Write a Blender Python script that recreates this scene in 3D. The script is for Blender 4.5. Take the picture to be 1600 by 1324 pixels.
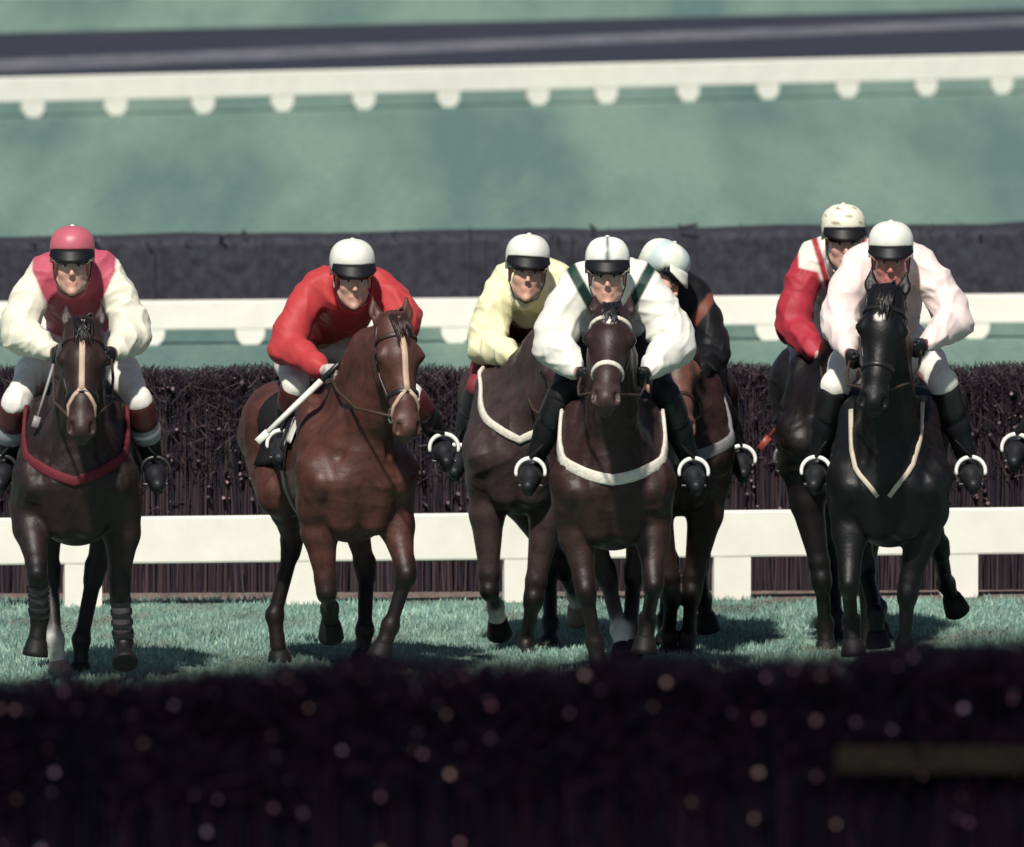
import bpy, math, random
import numpy as np
from mathutils import Vector, Matrix

# ------------------------------------------------------------------ camera, sky, sun
sc = bpy.context.scene
for o in list(bpy.data.objects):
    bpy.data.objects.remove(o)
H_CAM = 7.1
FPX = 32000.0                                   # focal length in photo pixels (1600 wide)
PITCH = math.atan(1849.0 / FPX)
cam_d = bpy.data.cameras.new('camera')
cam = bpy.data.objects.new('camera', cam_d)
sc.collection.objects.link(cam)
cam.location = (0, 0, H_CAM)
cam.rotation_euler = (math.pi / 2 - PITCH, 0, 0)
cam_d.sensor_width = 36.0
cam_d.lens = 36.0 * FPX / 1600.0
cam_d.clip_start = 1.0
cam_d.clip_end = 6000.0
cam_d.dof.use_dof = True
cam_d.dof.focus_distance = 98.6
cam_d.dof.aperture_fstop = 7.6
sc.camera = cam

SUN_EL, SUN_AZ = math.radians(48), math.radians(12)   # sun behind the camera, to its left
w = bpy.data.worlds.new('World')
sc.world = w
w.use_nodes = True
nt = w.node_tree
bg = nt.nodes['Background']
sky = nt.nodes.new('ShaderNodeTexSky')
sky.sky_type = 'NISHITA'
sky.sun_disc = False
sky.sun_elevation = SUN_EL
sky.sun_rotation = math.pi + SUN_AZ
nt.links.new(sky.outputs[0], bg.inputs[0])
bg.inputs[1].default_value = 0.055
sun_d = bpy.data.lights.new('sun', 'SUN')
sun_d.energy = 4.6
sun_d.angle = math.radians(2.5)
sun_d.color = (1.0, 0.95, 0.87)
sun = bpy.data.objects.new('sun', sun_d)
sc.collection.objects.link(sun)
sdir = Vector((math.sin(SUN_AZ) * math.cos(SUN_EL), math.cos(SUN_AZ) * math.cos(SUN_EL), -math.sin(SUN_EL)))
sun.rotation_euler = sdir.to_track_quat('-Z', 'Y').to_euler()
sun.location = (-20, 40, 40)
sc.view_settings.view_transform = 'Standard'
sc.view_settings.look = 'None'
sc.view_settings.exposure = 0.12
sc.view_settings.gamma = 1.0

# ------------------------------------------------------------------ helpers
rng = np.random.default_rng(7)
random.seed(7)
COL = sc.collection
CP, SP = math.cos(PITCH), math.sin(PITCH)


def at(px, py, Y):
    """photo pixel at distance Y from the camera -> world point"""
    u, v = (px - 800.0) / FPX, (662.0 - py) / FPX
    d = np.array([u, CP + v * SP, -SP + v * CP])
    p = d * (Y / d[1])
    return np.array([p[0], Y, H_CAM + p[2]])


def depth_of_ground(py, z=0.0):
    v = (662.0 - py) / FPX
    dy, dz = CP + v * SP, -SP + v * CP
    return (z - H_CAM) / dz * dy


def norm(v):
    v = np.asarray(v, float)
    return v / (np.linalg.norm(v) + 1e-12)


def V(*a):
    return np.array(a, float)


def lin(r, g, b):
    f = lambda c: (c / 255 / 12.92) if c / 255 <= 0.04045 else ((c / 255 + 0.055) / 1.055) ** 2.4
    return (f(r), f(g), f(b))


def link(o, parent=None):
    COL.objects.link(o)
    if parent is not None:
        o.parent = parent
    return o


def mesh_np(name, verts, faces, mat=None, parent=None, smooth=True, cols=None):
    """verts (n,3); faces (m,3) or (m,4) arrays or a list of lists"""
    me = bpy.data.meshes.new(name)
    verts = np.asarray(verts, np.float32)
    if isinstance(faces, np.ndarray):
        m, k = faces.shape
        me.vertices.add(len(verts))
        me.vertices.foreach_set('co', verts.ravel())
        me.loops.add(m * k)
        me.loops.foreach_set('vertex_index', faces.astype(np.int32).ravel())
        me.polygons.add(m)
        me.polygons.foreach_set('loop_start', np.arange(0, m * k, k, dtype=np.int32))
        me.polygons.foreach_set('loop_total', np.full(m, k, np.int32))
        me.update(calc_edges=True)
    else:
        me.from_pydata([tuple(map(float, v)) for v in verts], [], [list(map(int, f)) for f in faces])
        me.update()
    me.polygons.foreach_set('use_smooth', np.full(len(me.polygons), smooth, dtype=bool))
    if cols is not None:
        a = me.color_attributes.new('col', 'FLOAT_COLOR', 'POINT')
        c4 = np.ones((len(verts), 4), np.float32)
        c4[:, :3] = cols
        a.data.foreach_set('color', c4.ravel())
    if mat is not None:
        me.materials.append(mat)
    o = bpy.data.objects.new(name, me)
    return link(o, parent)


def empty(name, loc, label=None, cat=None, group=None):
    o = bpy.data.objects.new(name, None)
    o.empty_display_size = 0.1
    o.location = tuple(map(float, loc))
    tag(o, label, cat, group)
    return link(o)


def tag(o, label=None, cat=None, group=None, kind=None):
    if label: o['label'] = label
    if cat: o['category'] = cat
    if group: o['group'] = group
    if kind: o['kind'] = kind
    return o


class MB:
    """collects simple pieces into one mesh"""
    def __init__(self):
        self.v, self.f = [], []

    def add(self, verts, faces):
        n = len(self.v)
        self.v += [tuple(map(float, p)) for p in verts]
        self.f += [[i + n for i in f] for f in faces]
        return self

    def box(self, c, s):
        x, y, z = np.array(s, float) / 2
        c = np.array(c, float)
        vs = [c + V(a * x, b * y, d * z) for a in (-1, 1) for b in (-1, 1) for d in (-1, 1)]
        return self.add(vs, [[0, 1, 3, 2], [4, 6, 7, 5], [0, 4, 5, 1], [2, 3, 7, 6], [0, 2, 6, 4], [1, 5, 7, 3]])

    def tube(self, pts, rad, seg=8, cap=True, closed=False):
        pts = [np.asarray(p, float) for p in pts]
        n = len(pts)
        rads = [rad] * n if np.isscalar(rad) else list(rad)
        vs, ref = [], None
        for i in range(n):
            a = pts[(i - 1) % n] if (closed or i > 0) else pts[i]
            b = pts[(i + 1) % n] if (closed or i < n - 1) else pts[i]
            t = norm(b - a)
            if ref is None:
                ref = norm(np.cross(t, V(0, 0, 1) if abs(t[2]) < 0.9 else V(1, 0, 0)))
            ref = norm(ref - t * np.dot(ref, t))
            bi = np.cross(t, ref)
            for k in range(seg):
                q = 2 * math.pi * k / seg
                vs.append(pts[i] + rads[i] * (math.cos(q) * ref + math.sin(q) * bi))
        fs = []
        for i in range(n if closed else n - 1):
            j = (i + 1) % n
            for k in range(seg):
                l = (k + 1) % seg
                fs.append([i * seg + k, i * seg + l, j * seg + l, j * seg + k])
        if cap and not closed:
            fs.append(list(range(seg))[::-1])
            fs.append([(n - 1) * seg + k for k in range(seg)])
        return self.add(vs, fs)

    def strap(self, pts, nrm, width, thick, closed=False):
        """flat band through pts whose outside faces nrm"""
        pts = [np.asarray(p, float) for p in pts]
        n = len(pts)
        vs = []
        for i in range(n):
            a = pts[(i - 1) % n] if (closed or i > 0) else pts[i]
            b = pts[(i + 1) % n] if (closed or i < n - 1) else pts[i]
            t = norm(b - a)
            nn = norm(np.asarray(nrm[i]) - t * np.dot(nrm[i], t))
            s = np.cross(t, nn) * (width / 2)
            p = pts[i]
            vs += [p - s - nn * .004, p + s - nn * .004, p + s + nn * thick * .6, p + s * .7 + nn * thick, p - s * .7 + nn * thick, p - s + nn * thick * .6]
        fs = []
        for i in range(n if closed else n - 1):
            j = (i + 1) % n
            for k in range(6):
                l = (k + 1) % 6
                fs.append([i * 6 + k, i * 6 + l, j * 6 + l, j * 6 + k])
        if not closed:
            fs.append([5, 4, 3, 2, 1, 0])
            fs.append([(n - 1) * 6 + k for k in range(6)])
        return self.add(vs, fs)

    def sphere(self, c, r, nu=10, nv=6, scale=(1, 1, 1), R=None):
        c = np.asarray(c, float)
        vs = [V(0, 0, 1)]
        for i in range(1, nv):
            th = math.pi * i / nv
            for k in range(nu):
                ph = 2 * math.pi * k / nu
                vs.append(V(math.sin(th) * math.cos(ph), math.sin(th) * math.sin(ph), math.cos(th)))
        vs.append(V(0, 0, -1))
        fs = [[0, 1 + k, 1 + (k + 1) % nu] for k in range(nu)]
        for i in range(nv - 2):
            for k in range(nu):
                l = (k + 1) % nu
                fs.append([1 + i * nu + k, 1 + (i + 1) * nu + k, 1 + (i + 1) * nu + l, 1 + i * nu + l])
        e = len(vs) - 1
        fs += [[e, e - nu + (k + 1) % nu, e - nu + k] for k in range(nu)]
        R = np.eye(3) if R is None else R
        return self.add([c + R @ (v * r * np.array(scale)) for v in vs], fs)

    def build(self, name, mat, parent=None, smooth=True, bevel=0.0):
        o = mesh_np(name, np.array(self.v), self.f, mat, parent, smooth)
        if bevel:
            m = o.modifiers.new('bevel', 'BEVEL')
            m.width = bevel
            m.segments = 2
            m.limit_method = 'ANGLE'
        return o


# ------------------------------------------------------------------ implicit surfaces (smooth unions of tapered capsules)
class Sdf:
    def __init__(self):
        self.p = []

    def cap(self, a, b, ra, rb=None, k=.03, n=None, s=1.0, op=1, tag=None):
        a, b = np.asarray(a, float), np.asarray(b, float)
        self.p.append(dict(t='c', a=a, b=b, ra=ra, rb=ra if rb is None else rb, k=k, n=None if n is None else norm(n), s=s, op=op, tag=tag))
        return self

    def chain(self, pts, rad, k=.03, n=None, s=1.0, tag=None):
        for i in range(len(pts) - 1):
            self.cap(pts[i], pts[i + 1], rad[i], rad[i + 1], k, n, s, 1, tag)
        return self

    def ball(self, c, r, k=.03, op=1, tag=None, n=None, s=1.0):
        return self.cap(c, np.asarray(c, float) + V(0, 0, 1e-4), r, r, k, n, s, op, tag)

    @staticmethod
    def d(q, P):
        a, ab = q['a'], q['b'] - q['a']
        L2 = float(ab @ ab) + 1e-12
        X, Y, Z = P[0] - a[0], P[1] - a[1], P[2] - a[2]
        t = np.clip((X * ab[0] + Y * ab[1] + Z * ab[2]) / L2, 0, 1)
        cx, cy, cz = X - t * ab[0], Y - t * ab[1], Z - t * ab[2]
        qq = cx * cx + cy * cy + cz * cz
        if q['n'] is not None:
            n = q['n']
            dn = cx * n[0] + cy * n[1] + cz * n[2]
            qq = qq + (1 / q['s'] ** 2 - 1) * dn * dn
        return np.sqrt(np.maximum(qq, 0)) - (q['ra'] + (q['rb'] - q['ra']) * t)

    @staticmethod
    def mix(F, d, k, op):
        if op > 0:
            h = np.clip(.5 + .5 * (F - d) / k, 0, 1)
            return F + (d - F) * h - k * h * (1 - h)
        h = np.clip(.5 - .5 * (F + d) / k, 0, 1)
        return F + (-d - F) * h + k * h * (1 - h)

    def eval(self, pts):
        pts = np.asarray(pts, float)
        P = (pts[..., 0], pts[..., 1], pts[..., 2])
        F = np.full(pts.shape[:-1], 1.0)
        for q in self.p:
            F = self.mix(F, self.d(q, P), q['k'], q['op'])
        return F

    def bounds(self, q, m=0.0):
        r = max(q['ra'], q['rb']) * max(1.0, q['s']) + m
        return np.minimum(q['a'], q['b']) - r, np.maximum(q['a'], q['b']) + r

    def mesh(self, h=.01, smooth=2):
        lo = np.min([self.bounds(q)[0] for q in self.p if q['op'] > 0], axis=0) - 3 * h
        hi = np.max([self.bounds(q)[1] for q in self.p if q['op'] > 0], axis=0) + 3 * h
        dims = np.ceil((hi - lo) / h).astype(int) + 1
        F = np.full(dims, .5, np.float32)
        ax = [(lo[i] + h * np.arange(dims[i])).astype(np.float32) for i in range(3)]
        for q in self.p:
            a, b = self.bounds(q, q['k'] + 3 * h)
            i0 = np.clip(np.floor((a - lo) / h).astype(int), 0, dims - 1)
            i1 = np.clip(np.ceil((b - lo) / h).astype(int) + 1, 1, dims)
            if (i1 <= i0).any():
                continue
            sl = tuple(slice(i0[i], i1[i]) for i in range(3))
            P = (ax[0][sl[0]][:, None, None], ax[1][sl[1]][None, :, None], ax[2][sl[2]][None, None, :])
            F[sl] = self.mix(F[sl], self.d(q, P).astype(np.float32), q['k'], q['op'])
        return surface_nets(F, lo, h, smooth)

    def colors(self, v, table, w=.012):
        """colour of each vertex from the pieces nearest to it"""
        P = (v[:, 0], v[:, 1], v[:, 2])
        D, C = [], []
        for q in self.p:
            if q['op'] > 0 and q['tag'] in table:
                D.append(self.d(q, P))
                C.append(table[q['tag']])
        D, C = np.array(D), np.array(C, float)
        W = np.exp(-np.clip((D - D.min(0)) / w, 0, 40))
        return (W.T @ C) / W.sum(0)[:, None]

    def hit(self, o, d, rmax, rmin=0.0, n=70):
        """outermost point of the surface along o + t d"""
        o, d = np.asarray(o, float), norm(d)
        ts = np.linspace(rmin, rmax, n)
        f = self.eval(o[None] + ts[:, None] * d[None])
        idx = np.nonzero(f < 0)[0]
        if len(idx) == 0:
            return o + d * rmin
        i = idx[-1]
        if i == n - 1:
            return o + d * rmax
        t = ts[i] + (ts[i + 1] - ts[i]) * (-f[i]) / (f[i + 1] - f[i])
        return o + d * t

    def normal(self, p, e=.006):
        p = np.asarray(p, float)
        g = [self.eval((p + e * E)[None])[0] - self.eval((p - e * E)[None])[0] for E in np.eye(3)]
        return norm(g)


def surface_nets(F, lo, h, smooth):
    S = F < 0
    nx, ny, nz = F.shape
    c = np.zeros((nx - 1, ny - 1, nz - 1), np.int8)
    offs = [(i, j, k) for i in (0, 1) for j in (0, 1) for k in (0, 1)]
    for (i, j, k) in offs:
        c += S[i:nx - 1 + i, j:ny - 1 + j, k:nz - 1 + k]
    act = np.nonzero((c > 0) & (c < 8))
    idx = np.full(c.shape, -1, np.int32)
    n = len(act[0])
    idx[act] = np.arange(n)
    g = np.stack(act, 1)
    val = np.stack([F[act[0] + i, act[1] + j, act[2] + k] for (i, j, k) in offs], 1)
    acc, cnt = np.zeros((n, 3)), np.zeros(n)
    O = np.array(offs, float)
    for a in range(8):
        for b in range(a + 1, 8):
            if np.abs(O[a] - O[b]).sum() != 1:
                continue
            va, vb = val[:, a], val[:, b]
            m = (va < 0) != (vb < 0)
            t = np.where(m, va / np.where(m, va - vb, 1), 0)
            acc += np.where(m[:, None], O[a] + t[:, None] * (O[b] - O[a]), 0)
            cnt += m
    v = lo + h * (g + acc / cnt[:, None])
    quads = []
    for axn in range(3):
        u, w_ = [(1, 2), (2, 0), (0, 1)][axn]
        s0 = [slice(None)] * 3
        s1 = [slice(None)] * 3
        s0[axn], s1[axn] = slice(0, -1), slice(1, None)
        A, B = S[tuple(s0)], S[tuple(s1)]
        e = np.stack(np.nonzero(A != B), 1)
        ok = (e[:, u] > 0) & (e[:, w_] > 0) & (e[:, u] < F.shape[u] - 1) & (e[:, w_] < F.shape[w_] - 1)
        e = e[ok]
        inside = A[e[:, 0], e[:, 1], e[:, 2]]
        def cell(du, dw):
            q = e.copy()
            q[:, u] += du
            q[:, w_] += dw
            return idx[q[:, 0], q[:, 1], q[:, 2]]
        Q = np.stack([cell(-1, -1), cell(0, -1), cell(0, 0), cell(-1, 0)], 1)
        Q[~inside] = Q[~inside][:, ::-1]
        quads.append(Q)
    q = np.concatenate(quads)
    q = q[(q >= 0).all(1)]
    for _ in range(smooth):
        s, cn = np.zeros_like(v), np.zeros(n)
        for a, b in ((0, 1), (1, 2), (2, 3), (3, 0)):
            for x, y in ((a, b), (b, a)):
                for d in range(3):
                    s[:, d] += np.bincount(q[:, x], v[q[:, y], d], n)
                cn += np.bincount(q[:, x], minlength=n)
        v = .4 * v + .6 * s / np.maximum(cn, 1)[:, None]
    return v, q


# ------------------------------------------------------------------ materials
MATS = {}


def mat(name, color, rough=.6, spec=.4, metal=0.0, noise=None, bump=0.0, bscale=80.0, sheen=0.0, coat=0.0, attr=False, aniso=None):
    """procedural surface; noise = (scale, amount) of colour variation"""
    if name in MATS:
        return MATS[name]
    m = bpy.data.materials.new(name)
    m.use_nodes = True
    t = m.node_tree
    b = t.nodes['Principled BSDF']
    b.inputs['Roughness'].default_value = rough
    b.inputs['Specular IOR Level'].default_value = spec
    b.inputs['Metallic'].default_value = metal
    b.inputs['Sheen Weight'].default_value = sheen
    b.inputs['Coat Weight'].default_value = coat
    tc = t.nodes.new('ShaderNodeTexCoord')
    if attr:
        src = t.nodes.new('ShaderNodeAttribute')
        src.attribute_name = 'col'
        out = src.outputs['Color']
    else:
        src = t.nodes.new('ShaderNodeRGB')
        src.outputs[0].default_value = (*color, 1)
        out = src.outputs[0]
    if noise:
        n = t.nodes.new('ShaderNodeTexNoise')
        n.inputs['Scale'].default_value = noise[0]
        n.inputs['Detail'].default_value = 5
        n.inputs['Roughness'].default_value = .6
        if aniso:
            mp = t.nodes.new('ShaderNodeMapping')
            mp.inputs['Scale'].default_value = aniso
            t.links.new(tc.outputs['Object'], mp.inputs[0])
            t.links.new(mp.outputs[0], n.inputs['Vector'])
        else:
            t.links.new(tc.outputs['Object'], n.inputs['Vector'])
        mr = t.nodes.new('ShaderNodeMapRange')
        mr.inputs[1].default_value, mr.inputs[2].default_value = .3, .7
        mr.inputs[3].default_value, mr.inputs[4].default_value = 1 - noise[1], 1 + noise[1]
        t.links.new(n.outputs[0], mr.inputs[0])
        mx = t.nodes.new('ShaderNodeVectorMath')
        mx.operation = 'SCALE'
        t.links.new(out, mx.inputs[0])
        t.links.new(mr.outputs[0], mx.inputs['Scale'])
        out = mx.outputs[0]
    t.links.new(out, b.inputs['Base Color'])
    if bump:
        n2 = t.nodes.new('ShaderNodeTexNoise')
        n2.inputs['Scale'].default_value = bscale
        n2.inputs['Detail'].default_value = 6
        t.links.new(tc.outputs['Object'], n2.inputs['Vector'])
        bp = t.nodes.new('ShaderNodeBump')
        bp.inputs['Strength'].default_value = bump
        bp.inputs['Distance'].default_value = .02
        t.links.new(n2.outputs[0], bp.inputs['Height'])
        t.links.new(bp.outputs[0], b.inputs['Normal'])
    MATS[name] = m
    return m


M_coat = mat('coat', None, .50, .36, noise=(17, .35), bump=.12, bscale=55, attr=True)
M_silk = mat('silk', None, .55, .22, noise=(30, .05), bump=.12, bscale=16, attr=True, sheen=.03)
M_skin = mat('skin', None, .55, .4, noise=(40, .12), attr=True)
M_cap = mat('cap_silk', None, .42, .45, noise=(25, .05), bump=.08, bscale=30, attr=True)
M_breech = mat('breeches_cloth', (.74, .72, .66), .6, .3, noise=(20, .06), bump=.15, bscale=20)
M_breech_red = mat('breeches_maroon', (.20, .03, .035), .6, .3, noise=(20, .1), bump=.15, bscale=20)
M_breech_dark = mat('breeches_black', (.012, .012, .014), .6, .3, bump=.15, bscale=20)
M_boot = mat('boot_leather', (.010, .011, .014), .5, .35, noise=(15, .3), bump=.05)
M_boot_sheen = mat('boot_sheen_grey', (.30, .31, .33), .4, .5, noise=(15, .15), bump=.05)  # reflection on a glossy boot, painted as a grey colour
M_boot_top = mat('boot_top_maroon', (.075, .017, .018), .4, .5, noise=(15, .2))
M_boot_black = mat('boot_top_black', (.014, .014, .016), .35, .5, noise=(15, .2))
M_black = mat('black_peak', (.006, .006, .008), .5, .3, noise=(20, .2))
M_lens = mat('goggle_lens', (.006, .006, .008), .08, .6)
M_lens_red = mat('goggle_lens_red', (.22, .03, .03), .12, .6)
M_leather = mat('tack_leather', (.035, .016, .010), .45, .5, noise=(30, .25))
M_leather_bk = mat('tack_leather_black', (.012, .010, .010), .4, .5, noise=(30, .25))
M_rein = mat('rein_rubber', (.05, .03, .022), .6, .3, noise=(60, .3))
M_white_tack = mat('white_tack', (.62, .58, .50), .75, .2, noise=(40, .14), bump=.3, bscale=60)
M_tan_tack = mat('tan_rubber', (.48, .34, .25), .6, .3, noise=(30, .12))
M_red_tack = mat('red_girth', (.12, .018, .026), .7, .2, noise=(40, .15), bump=.2)
M_grey_tack = mat('grey_girth', (.20, .195, .20), .75, .2, noise=(40, .15), bump=.2)
M_tan_strap = mat('tan_strap', (.50, .43, .34), .6, .3, noise=(40, .12))
M_stirrup = mat('stirrup_white', (.80, .80, .77), .35, .5, noise=(30, .08))
M_steel = mat('steel', (.55, .55, .56), .3, .5, metal=.9)
M_hoof = mat('hoof_horn', (.009, .008, .008), .6, .25, noise=(30, .35))
M_hoof_pale = mat('hoof_pale', (.24, .17, .15), .5, .4, noise=(30, .3))
M_eye = mat('horse_eye', (.006, .004, .003), .08, .6)
M_eyeball = mat('eyeball', (.55, .5, .47), .2, .5)
M_iris = mat('iris', (.02, .015, .012), .15, .5)
M_hair = mat('horse_hair', (.010, .008, .008), .45, .5, noise=(60, .3))
M_hair_brown = mat('horse_hair_brown', (.03, .014, .010), .45, .5, noise=(60, .3))
M_legboot = mat('leg_boot_grey', (.085, .07, .075), .7, .3, noise=(40, .2), bump=.2)
M_legstrap = mat('leg_boot_strap', (.02, .018, .02), .6, .3)
M_cloth_white = mat('number_cloth', (.70, .68, .62), .8, .2, noise=(30, .06), bump=.1)
M_cloth_dark = mat('dark_cloth', (.012, .012, .014), .8, .2, noise=(30, .2), bump=.1)
M_whip_white = mat('whip_white', (.72, .70, .64), .4, .4, noise=(40, .08))
M_whip_red = mat('whip_red', (.24, .045, .035), .45, .4, noise=(40, .15))
M_whip_dark = mat('whip_grey', (.25, .24, .24), .45, .4, noise=(40, .15))


# ------------------------------------------------------------------ the ground
def nodes_of(name):
    m = bpy.data.materials.new(name)
    m.use_nodes = True
    return m, m.node_tree, m.node_tree.nodes['Principled BSDF']


def noise_node(t, vec, scale3, scale=1.0, detail=5, rough=.6):
    mp = t.nodes.new('ShaderNodeMapping')
    mp.inputs['Scale'].default_value = scale3
    t.links.new(vec, mp.inputs[0])
    n = t.nodes.new('ShaderNodeTexNoise')
    n.inputs['Scale'].default_value = scale
    n.inputs['Detail'].default_value = detail
    n.inputs['Roughness'].default_value = rough
    t.links.new(mp.outputs[0], n.inputs['Vector'])
    return n.outputs[0]


def ramp(t, fac, stops):
    r = t.nodes.new('ShaderNodeValToRGB')
    els = r.color_ramp.elements
    while len(els) < len(stops):
        els.new(.5)
    for e, (p, c) in zip(els, stops):
        e.position = p
        e.color = (*c, 1) if len(c) == 3 else c
    t.links.new(fac, r.inputs[0])
    return r.outputs[0]


def mixc(t, fac, a, b, mode='MIX'):
    m = t.nodes.new('ShaderNodeMix')
    m.data_type = 'RGBA'
    m.blend_type = mode
    if isinstance(fac, float):
        m.inputs[0].default_value = fac
    else:
        t.links.new(fac, m.inputs[0])
    for k, s in ((6, a), (7, b)):
        if isinstance(s, tuple):
            m.inputs[k].default_value = (*s, 1)
        else:
            t.links.new(s, m.inputs[k])
    return m.outputs[2]


GR_A, GR_B = (.112, .195, .175), (.205, .300, .240)
FENCE_Y = 107.35


def grass_material():
    m, t, b = nodes_of('turf')
    tc = t.nodes.new('ShaderNodeTexCoord').outputs['Object']
    big = noise_node(t, tc, (.80, .035, 1), 1.0, 4, .55)
    fine = noise_node(t, tc, (14, 2.4, 1), 1.0, 6, .7)
    c1 = ramp(t, big, [(.38, GR_A), (.60, GR_B)])
    c2 = ramp(t, fine, [(.30, (.80, .82, .84)), (.72, (1.14, 1.12, 1.10))])
    col = mixc(t, 1.0, c1, c2, 'MULTIPLY')
    # worn earth along the foot of the brush fence
    sep = t.nodes.new('ShaderNodeSeparateXYZ')
    t.links.new(tc, sep.inputs[0])
    wob = noise_node(t, tc, (3.0, 3.0, 1), 1.0, 5, .7)
    ma = t.nodes.new('ShaderNodeMath'); ma.operation = 'MULTIPLY_ADD'
    ma.inputs[1].default_value = 1.1
    t.links.new(wob, ma.inputs[0]); t.links.new(sep.outputs[1], ma.inputs[2])
    mr = t.nodes.new('ShaderNodeMapRange')
    mr.inputs[1].default_value, mr.inputs[2].default_value = FENCE_Y - .25, FENCE_Y + .2
    t.links.new(ma.outputs[0], mr.inputs[0])
    mr2 = t.nodes.new('ShaderNodeMapRange')
    mr2.inputs[1].default_value, mr2.inputs[2].default_value = FENCE_Y + 2.2, FENCE_Y + 1.6
    t.links.new(sep.outputs[1], mr2.inputs[0])
    mu = t.nodes.new('ShaderNodeMath'); mu.operation = 'MULTIPLY'
    t.links.new(mr.outputs[0], mu.inputs[0]); t.links.new(mr2.outputs[0], mu.inputs[1])
    earth = ramp(t, fine, [(.3, (.10, .075, .07)), (.7, (.26, .20, .18))])
    col = mixc(t, mu.outputs[0], col, earth)
    t.links.new(col, b.inputs['Base Color'])
    b.inputs['Roughness'].default_value = .9
    b.inputs['Specular IOR Level'].default_value = .15
    bp = t.nodes.new('ShaderNodeBump')
    bp.inputs['Strength'].default_value = .5
    bp.inputs['Distance'].default_value = .05
    t.links.new(fine, bp.inputs['Height'])
    t.links.new(bp.outputs[0], b.inputs['Normal'])
    return m


M_turf = grass_material()


def ground_z(y):
    return 2.62 * float(np.clip((84.0 - y) / 34.0, 0, 1)) ** 1.25


ys = [-60, 0, 20, 40, 46, 50] + list(np.linspace(52, 86, 18)) + [90, 96, 104, 112, 130, 160, 200, 300, 600, 1500, 4000]
xs = [-2500, -600, -150, -40, -12, -4, 0, 4, 12, 40, 150, 600, 2500]
gv = [(x, y, ground_z(y)) for y in ys for x in xs]
nxg = len(xs)
gf = [[j * nxg + i, j * nxg + i + 1, (j + 1) * nxg + i + 1, (j + 1) * nxg + i] for j in range(len(ys) - 1) for i in range(nxg - 1)]
tag(mesh_np('ground', gv, gf, M_turf), kind='structure')


# grass blades on the stretch of turf nearest the horses
def grass_blades(name, x0, x1, y0, y1, n, hmin, hmax, label, seed):
    r = np.random.default_rng(seed)
    bx, by = r.uniform(x0, x1, n), r.uniform(y0, y1, n)
    # clumps: heights follow a slow pattern
    cl = .55 + .45 * np.sin(bx * 2.3 + 1.7 * np.sin(by * 1.1)) * np.sin(by * 2.9 + bx * .9)
    hh = r.uniform(hmin, hmax, n) * (.5 + .6 * cl)
    wd = r.uniform(.003, .0065, n)
    an = r.uniform(0, math.pi, n)
    lx, ly = r.normal(0, .35, n) * hh, r.normal(0, .35, n) * hh
    v = np.zeros((n, 3, 3))
    v[:, 0] = np.stack([bx - wd * np.cos(an), by - wd * np.sin(an), np.zeros(n) - .003], 1)
    v[:, 1] = np.stack([bx + wd * np.cos(an), by + wd * np.sin(an), np.zeros(n) - .003], 1)
    v[:, 2] = np.stack([bx + lx, by + ly, hh], 1)
    base = np.where((r.random(n) < .5)[:, None], np.array(GR_A), np.array(GR_B))
    c = base * r.uniform(1.15, 1.42, (n, 1)) * (1 + .12 * (cl[:, None] - .5))
    pat = sum(np.sin(bx * a + by * b + p_) for a, b, p_ in ((1.9, .8, 0), (-2.7, 1.3, 1), (4.4, 2.1, 2), (6.3, -2.6, 3), (9.5, 3.7, 4), (-13.0, 5.0, 5))) / 6
    c *= (1 + .55 * pat)[:, None]
    bare = pat < -.33                                   # scuffed, earthy patches
    c[bare] = c[bare] * .35 + np.array([.15, .115, .09]) * r.uniform(.6, 1.2, (bare.sum(), 1)) * .65
    v[bare, 2, 2] *= .5
    c = np.repeat(c, 3, 0)
    o = mesh_np(name, v.reshape(-1, 3), np.arange(3 * n).reshape(-1, 3), M_blade, None, False, c)
    tag(o, label, 'grass', kind='stuff')


M_blade = mat('grass_blade', None, .7, .2, attr=True)
grass_blades('grass', -5.5, 5.5, 92.0, 106.9, 280000, .014, .042, 'short trampled turf under the galloping horses', 3)

# the road crossing the far side of the course
def road_material():
    m, t, b = nodes_of('tarmac')
    tc = t.nodes.new('ShaderNodeTexCoord').outputs['Object']
    f = noise_node(t, tc, (1.2, .3, 1), 1.0, 6, .65)
    c = ramp(t, f, [(.3, (.010, .012, .023)), (.7, (.019, .021, .037))])
    t.links.new(c, b.inputs['Base Color'])
    b.inputs['Roughness'].default_value = .85
    return m


def strip_material():
    m, t, b = nodes_of('pale_gravel')
    tc = t.nodes.new('ShaderNodeTexCoord').outputs['Object']
    f = noise_node(t, tc, (2.2, .5, 1), 1.0, 6, .7)
    c = ramp(t, f, [(.3, (.060, .060, .078)), (.72, (.17, .165, .19))])
    t.links.new(c, b.inputs['Base Color'])
    b.inputs['Roughness'].default_value = .9
    return m


def ground_strip(name, pts_near, pts_far, z, m):
    """pts: (px at left edge, px at right edge) image heights of each side of a strip lying on the turf"""
    vs = []
    def pt(px, py):
        p = at(px, py, depth_of_ground(py, z))
        return p
    a, b = pt(0, pts_near[0]), pt(1600, pts_near[1])
    c, d = pt(0, pts_far[0]), pt(1600, pts_far[1])
    def ext(p, q, k):
        return p + (q - p) * k
    n = 40
    vs = []
    for i in range(n + 1):
        k = -3 + 7 * i / n
        vs += [ext(a, b, k), ext(c, d, k)]
    for v_ in vs:
        v_[2] = z
    fs = [[2 * i, 2 * i + 2, 2 * i + 3, 2 * i + 1] for i in range(n)]
    return tag(mesh_np(name, vs, fs, m, smooth=False), kind='structure')


ground_strip('road', (150, 118), (52, 14), .004, road_material())
ground_strip('gravel_strip', (112, 41), (93, 27), .008, strip_material())


# ------------------------------------------------------------------ white rails
M_rail = mat('rail_paint', (.80, .775, .69), .45, .4, noise=(6, .05), bump=.03, bscale=12)


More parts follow.
